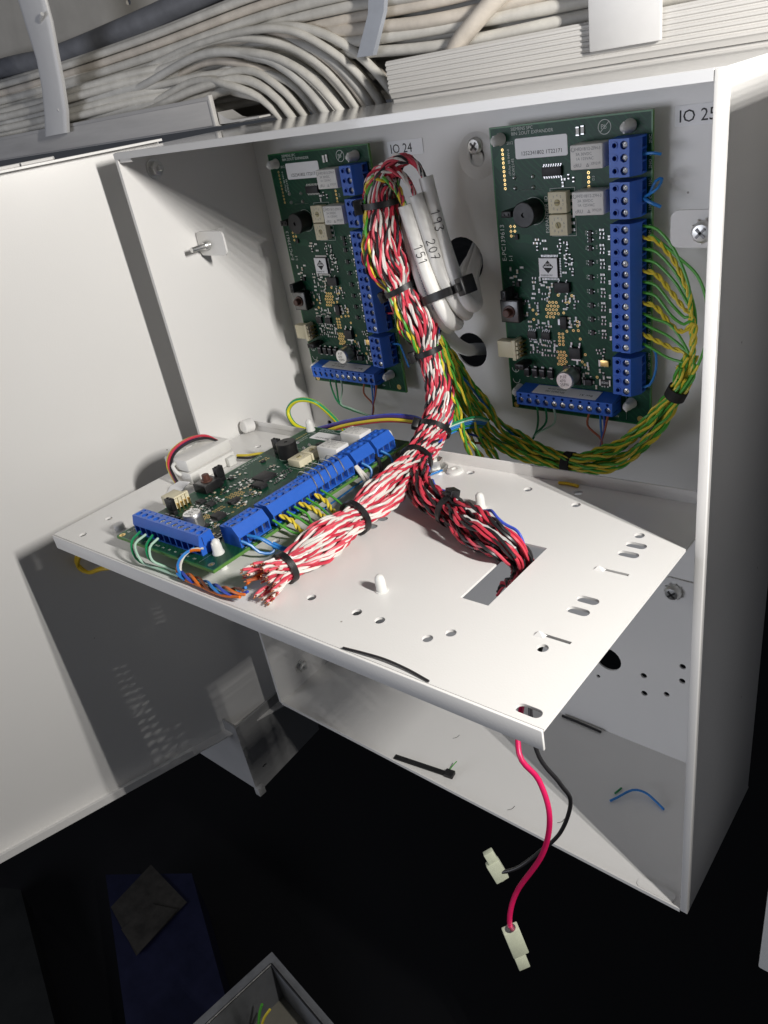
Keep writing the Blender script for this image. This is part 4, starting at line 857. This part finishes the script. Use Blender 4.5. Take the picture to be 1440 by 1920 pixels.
# ------------------------------------------------------------------ small white module on the plate
mod = empty('plug_module', 'small white plastic module with curved coloured wires, at the left edge of the plate', 'module', PM @ Vector((22, -58.5, 0)), PROT)
MB().box(-12, -17.5, .1, 12, 17.5, 7.6, bev=1.2).build('base', 'relay', mod)
MB().box(-11.7, -17.2, 7.9, 11.7, 17.2, 16.0, bev=1.8).build('lid', 'relay', mod)
mb = MB()
for y in (-11, -4, 3, 10): mb.box(-6.5, y, 15.9, -5, y + 4.4, 16.25, bev=.1)
mb.build('lid_rib', 'relay', mod)
MB().tube(crom([(0, -17.5, 13), (-1, -19, 11.5), (1.2, -19, 8), (2.5, -17.4, 5.5)], 1)[0], 1.1, 8).build('cable_hook', 'nylon', mod)
MB().box(12.1, 9, .2, 15.6, 15, 6, bev=.8).build('end_clip', 'nylon', mod)
for k, (c, a, b) in enumerate((('yellow', -1.1, 1.1), ('red', .3, 1.4), ('purple', .2, -.3), ('black', 1.5, -.2))):
    link('wire', wire_mesh([(1 + a, -21, 1.5), (-2 + a, -20.5, 6), (-4 + a, -19.5, 12 + b), (-3 + a, -14, 18.5 + b), (0 + a, -4, 21.5 + b), (3 + a, 6, 20 + b), (6, 12, 15.5)], .8, c), mod)
wire_thing('wire_pair', 'yellow and black wires from the white module to the flat board', 'wires', [([PM @ Vector(q) for q in ((38 + dx, -43, 4 + dz), (46, -41 + dx, 4 + dz), (55, -37, 5 + dz), (64, -32, 4 + dz))], .8, c) for dx, dz, c in ((0, 0, 'black'), (.5, 1.6, 'yellow'))])
tag(MB().sheet([(-6, -4), (5, -5.5), (8, 3), (-2, 6), (-7, 2)], [], 0, .4).build('foil_scrap', 'label'), 'crumpled white foil scrap tucked beside the white module on the plate', 'foil')
o = bpy.data.objects['foil_scrap']; o.location = (PM @ Vector((30, -84, 2.0))) * S; o.rotation_euler = (.25, -.2, .3)

# ------------------------------------------------------------------ hanging battery leads
def lead(pts, c, cp, cq, lb):
    e = empty('battery_lead', lb, 'lead', pts[0])
    off = -Vector(pts[0])
    link('wire', wire_mesh([Vector(q) + off for q in pts], 1.0 if c != 'black' else .85, c, 12), e)
    a = Vector(cp); d = (Vector(cq) - a).normalized(); u = Vector((.75, -.6, .1)); u = (u - d * u.dot(d)).normalized(); v = d.cross(u)
    R_ = Matrix((v, u, d)).transposed().to_4x4(); R_.translation = a + off
    m = MB(); m.M = R_; Ln = (Vector(cq) - a).length
    m.box(-3.2, -2.0, -1.5, 3.2, 2.0, Ln * .62, 0, .4); m.box(-1.6, -1.7, Ln * .58, 3.0, 1.7, Ln, 0, .3); m.lathe([(2.2, -1.5), (1.9, -1.56)], (0, 0, 0), (0, 0, 1), 12, 1)
    m.build('spade_connector', ['conn', 'solder'], e)
lead([(288, -170, 222), (292, -190, 216), (299, -205, 209), (306, -205, 200), (311, -208, 188), (308, -210, 168), (298, -214, 144), (296, -218, 132), (297, -220, 123)], 'magenta', (297.3, -220, 126), (302, -220, 108), 'magenta-red battery lead with pale spade connector hanging below the plate')
lead([(286, -165, 222), (289, -180, 212), (295, -188, 192), (302, -185, 176), (303, -180, 161), (296, -178, 136), (284, -178, 114), (275, -182, 102), (267, -185, 96)], 'black', (267.5, -185, 94), (261, -185, 106), 'black battery lead with pale spade connector hanging below the plate')
wire_thing('wire_set', 'loop of two yellow wires hanging under the left corner of the plate', 'wires', [([(-5 + k, -168, 216), (-16, -175 + k, 190 - k), (-34, -178, 180), (-48 + k, -182, 178), (-58, -182, 168 - k), (-52, -180, 161), (-36, -178 + k, 167), (-18, -172, 173), (-2 + k, -160, 190), (6, -150, 214)], 1.3, 'gold') for k in (0, 2.4)])
# harness tail seen through the plate opening is the lower run of the red and black wires above

# ------------------------------------------------------------------ debris
mb = MB(); mb.prism([(0, -1.9), (40, -1.9), (40, 1.9), (0, 1.9)], .1, 1.0, lambda a, b, c: (a, b, c)); mb.box(40, -2.6, .1, 46.5, 2.8, 3.2, bev=.4)
o = mb.build('cable_tie_offcut', 'black'); o.location = Vector((114.6, -95.2, .05)) * S; o.rotation_euler = (0, 0, math.radians(9)); tag(o, 'black cable tie offcut lying on the cabinet bottom near its front edge', 'cable tie')
wire_thing('wire_offcut', 'tiny green wire offcut beside the black cable tie offcut', 'wire offcut', [([(155, -86, 1), (156, -82, 3), (158, -80, 6)], .4, 'green')])
wire_thing('wire_offcut', 'curved blue wire offcut on the shaded cabinet bottom', 'wire offcut', [([(256, -53, 1), (259, -49, 2), (265, -40, 3.4), (272, -37.5, 3), (279, -39, 1.6), (286, -42, 1)], .75, 'blue')])
wire_thing('wire_offcut', 'tiny dark green wire offcut by the blue one', 'wire offcut', [([(256, -46, .8), (257, -43, 1.0), (257.6, -40, .8)], .6, 'dgreen')])
wire_thing('wire_offcut', 'short yellow wire offcut lying on the shaded rear of the plate', 'wire offcut', [([PM @ Vector(q) for q in ((237.3, -3.2, 1), (242, -2.6, 1), (247.8, -3.4, 1))], .8, 'gold')])
wire_thing('wire_offcut', 'thin black wire offcut on the plate beside the white module', 'wire offcut', [([PM @ Vector(q) for q in ((48, -26, .7), (53, -24, .7), (57, -26.5, .7))], .5, 'grey')])
wire_thing('loose_strip', 'black strip bowed along the front edge of the mounting plate', 'strip', [([PM @ Vector(q) for q in ((226, -150.2, .5), (236, -149.3, 1.0), (246, -148.6, 1.2), (257, -148.9, .9), (267, -150, .5))], .5, 'black')])
wire_thing('wire_offcut', 'thin black wire lying along the rear corner of the cabinet bottom', 'wire offcut', [([(196, -3, 1), (210, -3, 1), (226, -3.5, 1)], .9, 'black')])
for k, (x, y) in enumerate(((205, -92), (140, -60), (236, -84))):
    tag(link('hair', MB().tube(crom([(x, y, .3), (x + 2, y + 2, .4), (x + 2.4, y + 5, .3)], 1)[0], .15, 5).mesh('hair', 'chip')), 'tiny dark fibre on the cabinet bottom %s' % ('left of the red lead', 'behind the black tie offcut', 'right of the red lead')[k], 'fibre', 'fibres on the cabinet bottom')

# ------------------------------------------------------------------ trunking above the cabinet
tr = empty('cable_trunking', 'old open cable trunking above the cabinet with cut front walls', 'trunking')
mb = MB(); mb.box(-620, 0, 405.0, -31, 2.2, 421.5, bev=.3); mb.box(-620, -.6, 419.5, -31, 0, 421.6); mb.build('front_wall', 'trunk_dark', tr)
MB().box(-33, -.4, 404.4, -30.5, 2.6, 422.2, bev=.2).build('cut_edge', 'trunk', tr)
mb = MB(); mb.box(-620, 2.2, 404, -31, 62, 405.6); mb.build('base', 'trunk_dark', tr)
mb = MB(); mb.prism([(-30.4, 405), (-26, 404.9), (-18, 404.8), (8, 405.0), (8, 406.0), (-17, 406.2), (-22, 407.4), (-30, 412)], 3, 16, lambda a, b, c: (a, c, b)); mb.build('cut_edge', 'trunk', tr)
prof = []; z = 406.4
prof.append((0, 404.2)); prof.append((-.6, 406))
for k in range(7): prof += [(-.9, z), (-1.5, z + .45), (-1.5, z + 1.35), (-.9, z + 1.8)]; z += 2.1
prof += [(-.6, 421.4), (1.2, 421.6), (1.2, 404.2)]
mb = MB(); mb.prism(prof, 116.3, 700, lambda a, b, c: (c, a, b)); mb.build('front_wall', 'trunk', tr)
MB().box(116.3, 1.4, 402.6, 700, 62, 404.0).build('base', 'trunk', tr)
MB().sheet(rect(-700, 402, 800, 560), [slot(-176, -170, 493, 2, 10), slot(60, 66, 512, 2, 10), slot(-420, -414, 500, 2, 10)], -64, -62, lambda a, b, c: (a, -c, b)).build('back_wall', 'trunk_back', tr)
tag(MB().box(231.5, -4.4, 410, 263, -2.2, 520, bev=.7).box(231.5, -4.3, 470, 263, 62, 472).build('trunk_clip', 'clip'), 'wide white plastic clip over the bright ribbed trunking wall at the right', 'clip', 'trunking clips')
mb = MB(); P_ = [(-235, -5, 416, 17.5), (-226, -5, 430, 17), (-217, -5.5, 448, 15.5), (-211, -6, 466, 15), (-208, -6, 485, 17.5), (-206, -6, 510, 18), (-204, -5, 560, 18)]
rs = []
for x, y, z, hw in P_: rs.append([(x + 17 + hw * math.copysign(abs(math.cos(t)) ** .35, math.cos(t)), y + 1 + 2.6 * math.copysign(abs(math.sin(t)) ** .8, math.sin(t)), z) for t in [k * math.pi / 8 for k in range(16)]])
mb.rings(rs, 0); mb.tube([(-194 + 6, -6, 486), (-181, -9, 488), (-175, -10, 490)], 1.3, 8); mb.cyl((-203, -5, 431), (-200, -6, 432), 1.3, n=8)
tag(mb.build('trunk_clip', 'clip'), 'tapering grey-white plastic clip leaning across the trunking at the left', 'clip', 'trunking clips')
mb = MB(); mb.rings([[(94, 3, 426), (105, 3, 425.5), (105.5, 6, 425.5), (94, 6, 426)], [(106, 3, 444), (116.5, 3, 443.5), (116.5, 6, 443.5), (106, 6, 444)], [(113, 3, 470), (124, 3, 470), (124, 6, 470), (113, 6, 470)], [(120, 3, 540), (131, 3, 540), (131, 6, 540), (120, 6, 540)]]); tag(mb.build('trunk_strap', 'strap_grey'), 'grey glossy strap standing in the trunking among the cables', 'strap')
# cables: some drop behind the cabinet, the others run on
outer = [(-620, 30, 446), (-400, 28, 447), (-227, 25, 447), (-135, 25, 449), (-36, 20, 455), (36, 15, 451), (77, 12, 435), (101, 12, 414), (111, 12, 396), (114, 16, 360)]
inner = [(-620, 18, 413), (-400, 16, 413), (-238, 14, 414), (-138, 13, 416), (-68, 11, 420), (-26, 11, 421), (-3, 11, 414), (9, 12, 402), (16, 14, 388), (20, 18, 360)]
rnd = random.Random(11); n = 30
ORD = 'first second third fourth fifth sixth seventh eighth ninth tenth eleventh twelfth thirteenth fourteenth fifteenth sixteenth seventeenth eighteenth nineteenth twentieth twenty-first twenty-second twenty-third twenty-fourth twenty-fifth twenty-sixth twenty-seventh twenty-eighth twenty-ninth thirtieth'.split()
for i in range(n):
    t = i / (n - 1); row = i % 3; tj = min(1, max(0, t + rnd.uniform(-.3, .3))); k1, k2 = rnd.uniform(0, 6.28), rnd.uniform(0, 6.28); dy = row * 5.2 + rnd.uniform(-1.5, 3); pts = []
    for j, (a, b) in enumerate(zip(outer, inner)):
        q = Vector(a).lerp(Vector(b), t if j > 4 else (tj if j < 3 else (t + tj) / 2)); am = 1 if j < 6 else .3
        pts.append(q + Vector((0, dy + 2.5 * am * math.sin(k1 + j * 1.3), am * (5.5 if j < 5 else 2.6) * math.sin(k2 + j * 1.05))))
    P, _ = crom(pts, 7)
    o = MB().tube(P, rnd.uniform(2.15, 2.75), 12).build('cable', rnd.choice(('cable', 'cable', 'cable_b', 'cable_c')))
    if i == 0: tag(o, 'highest arching grey cable that bends down behind the cabinet top', 'cable', 'cables dropping behind the cabinet')
    elif i == n - 1: tag(o, 'lowest arching grey cable, dropping beside the cut end of the trunking', 'cable', 'cables dropping behind the cabinet')
    else: tag(o, 'grey cable dropping behind the cabinet top, %s from the right of the arching row' % ORD[i], 'cable', 'cables dropping behind the cabinet')
for i in range(24):
    c = i % 3; r_ = i // 3; z = 426 + r_ * 5.6 + c * 1.6; y = 9 + c * 7 + rnd.uniform(-1, 1); k1 = rnd.uniform(0, 6.28)
    if r_ < 3: pts = [(40, y + 12, z + 6), (90, y + 4, z + 2)]
    else: pts = [(-620, y + 12, z - 4), (-300, y + 14, z - 5), (-130, y + 16, z - 2), (0, y + 14, z + 3), (80, y + 6, z + 2)]
    for x in (150, 230, 320, 420, 560, 760): pts.append((x, y + 1.4 * math.sin(k1 + x), z - 1.2 + 1.3 * math.sin(k1 * 2 + x * 3)))
    o = MB().tube(crom(pts, 9)[0], rnd.uniform(2.4, 3.1), 12).build('cable', rnd.choice(('cable', 'cable_b', 'cable_c', 'cable')))
    tag(o, 'grey cable running straight along the trunking, %s from below in the %s row' % (ORD[r_], ('front', 'middle', 'rear')[c]), 'cable', 'cables running on in the trunking')
for i in range(8):
    z = 412 + i * 4.2; o = MB().tube(crom([(-620, 8 + (i % 2) * 5, z), (-300, 8 + (i % 2) * 4, z - 1), (-205, 7 + (i % 3) * 3, z + 1), (-130, 16, z + 3), (-60, 30, z + 2), (40, 44, z + 4), (200, 46, z + 6)], 9)[0], 2.8, 12).build('cable', rnd.choice(('cable_b', 'cable')))
    tag(o, 'dull grey cable low behind the leaning left clip, %s from below' % ORD[i], 'cable', 'cables low in the left trunking')
tag(MB().tube(crom([(-620, 44, 476), (-354, 40, 474), (-262, 40, 471), (-145, 40, 475), (-63, 42, 480), (60, 46, 490), (250, 48, 496)], 10)[0], 7.4, 18).build('conduit', 'conduit'), 'thick dark grey cable crossing behind the pale cables at upper left', 'cable')
tag(MB().tube(crom([(215, 16, 470), (196, 6, 446), (181, 3.5, 437), (169, 4, 430), (157, 5, 422), (146, 8, 412)], 4)[0], 4.3, 14).build('cable', 'cable_c'), 'thick beige cable crossing diagonally over the straight cables', 'cable')

# ------------------------------------------------------------------ surroundings below and beside
nb = empty('neighbour_cabinet', 'edge of a second grey cabinet at the right border of the picture', 'cabinet')
MB().box(361.5, -112, 8, 700, 0, 413, bev=1).build('body', 'paint', nb)
br = empty('steel_bracket', 'grey folded steel bracket hanging below the left side of the cabinet', 'bracket')
MB().sheet(rect(-105, -12, -27, -80 + 158), [], 0, 1.5, lambda a, b, c: (a, -130 + c, -12 - (b + 12) * .8 if b > 0 else -12)).build('front_face', 'paint_grey', br)
mb = MB(); mb.sheet([(-130, -90), (-52, -84), (-52, -14), (-130, -14)], [slot(-118, -113, -70, 1.6, 10)], 0, 1.5, lambda a, b, c: (-27 + c, a, b)); mb.build('side_face', 'paint_grey', br)
MB().box(-27.0, -131, -90.5, -21, -124, -82, bev=.6).build('foot_fold', 'paint_grey', br)
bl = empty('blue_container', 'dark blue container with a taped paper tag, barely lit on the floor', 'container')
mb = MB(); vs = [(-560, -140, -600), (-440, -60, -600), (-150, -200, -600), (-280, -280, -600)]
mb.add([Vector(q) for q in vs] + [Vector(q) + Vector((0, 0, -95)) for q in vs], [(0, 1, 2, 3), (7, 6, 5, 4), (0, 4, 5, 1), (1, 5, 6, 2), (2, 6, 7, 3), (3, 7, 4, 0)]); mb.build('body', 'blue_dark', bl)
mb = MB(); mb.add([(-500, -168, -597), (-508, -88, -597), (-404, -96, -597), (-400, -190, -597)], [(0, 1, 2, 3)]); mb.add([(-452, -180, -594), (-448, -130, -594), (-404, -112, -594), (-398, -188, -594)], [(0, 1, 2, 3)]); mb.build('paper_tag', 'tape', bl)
tag(MB().add([(-760, -260, -640), (-700, -230, -640), (-380, -330, -640), (-420, -400, -640), (-760, -260, -690), (-700, -230, -690), (-380, -330, -690), (-420, -400, -690)], [(0, 1, 2, 3), (0, 4, 5, 1), (1, 5, 6, 2), (2, 6, 7, 3), (3, 7, 4, 0)]).build('floor_duct', 'duct_dark'), 'faint dark grey duct along the floor at lower left', 'duct')
jb = empty('junction_box', 'open grey plastic box with loose wires at the bottom edge of the picture', 'box', (15, -187, -200), (0, 0, math.radians(-8)))
oz = [(0, 0), (95, -10), (90, -130), (-5, -120)]
mb = MB(); mb.sheet([(0, 0), (110, 0), (110, -140), (0, -140)], [[(9, -7), (101, -7), (101, -133), (9, -133)]], -60, 0); mb.build('rim', 'box_grey', jb)
MB().box(9, -133, -48, 101, -7, -46).build('inner_floor', 'box_in', jb)
MB().tube([(8.5, -6.5, .3), (101.5, -6.5, .3), (101.5, -133.5, .3), (8.5, -133.5, .3), (8.5, -6.5, .3)], 1.1, 6).build('gasket', 'black', jb)
jm = Matrix.Translation((15, -187, -200)) @ Matrix.Rotation(math.radians(-8), 4, 'Z')
wire_thing('wire_set', 'green and yellow wires standing up inside the grey box', 'wires', [([jm @ Vector(q) for q in ((28, -30, -2), (26, -34, -12), (30, -42, -24), (34, -52, -36), (40, -70, -44))], 1.1, 'green'), ([jm @ Vector(q) for q in ((36, -28, -2), (31, -34, -14), (33, -44, -26), (37, -54, -36), (44, -72, -44))], 1.1, 'yellow')])
wire_thing('wire_pair', 'red and white twisted wires curled inside the grey box', 'wires', [(q, 1.0, c) for q, c in zip(twist([jm @ Vector(q) for q in ((52, -64, -40), (50, -54, -32), (54, -46, -26), (60, -44, -28), (62, -46, -32))], 1.0, ['a', 'b'], 12), ('red', 'white'))])
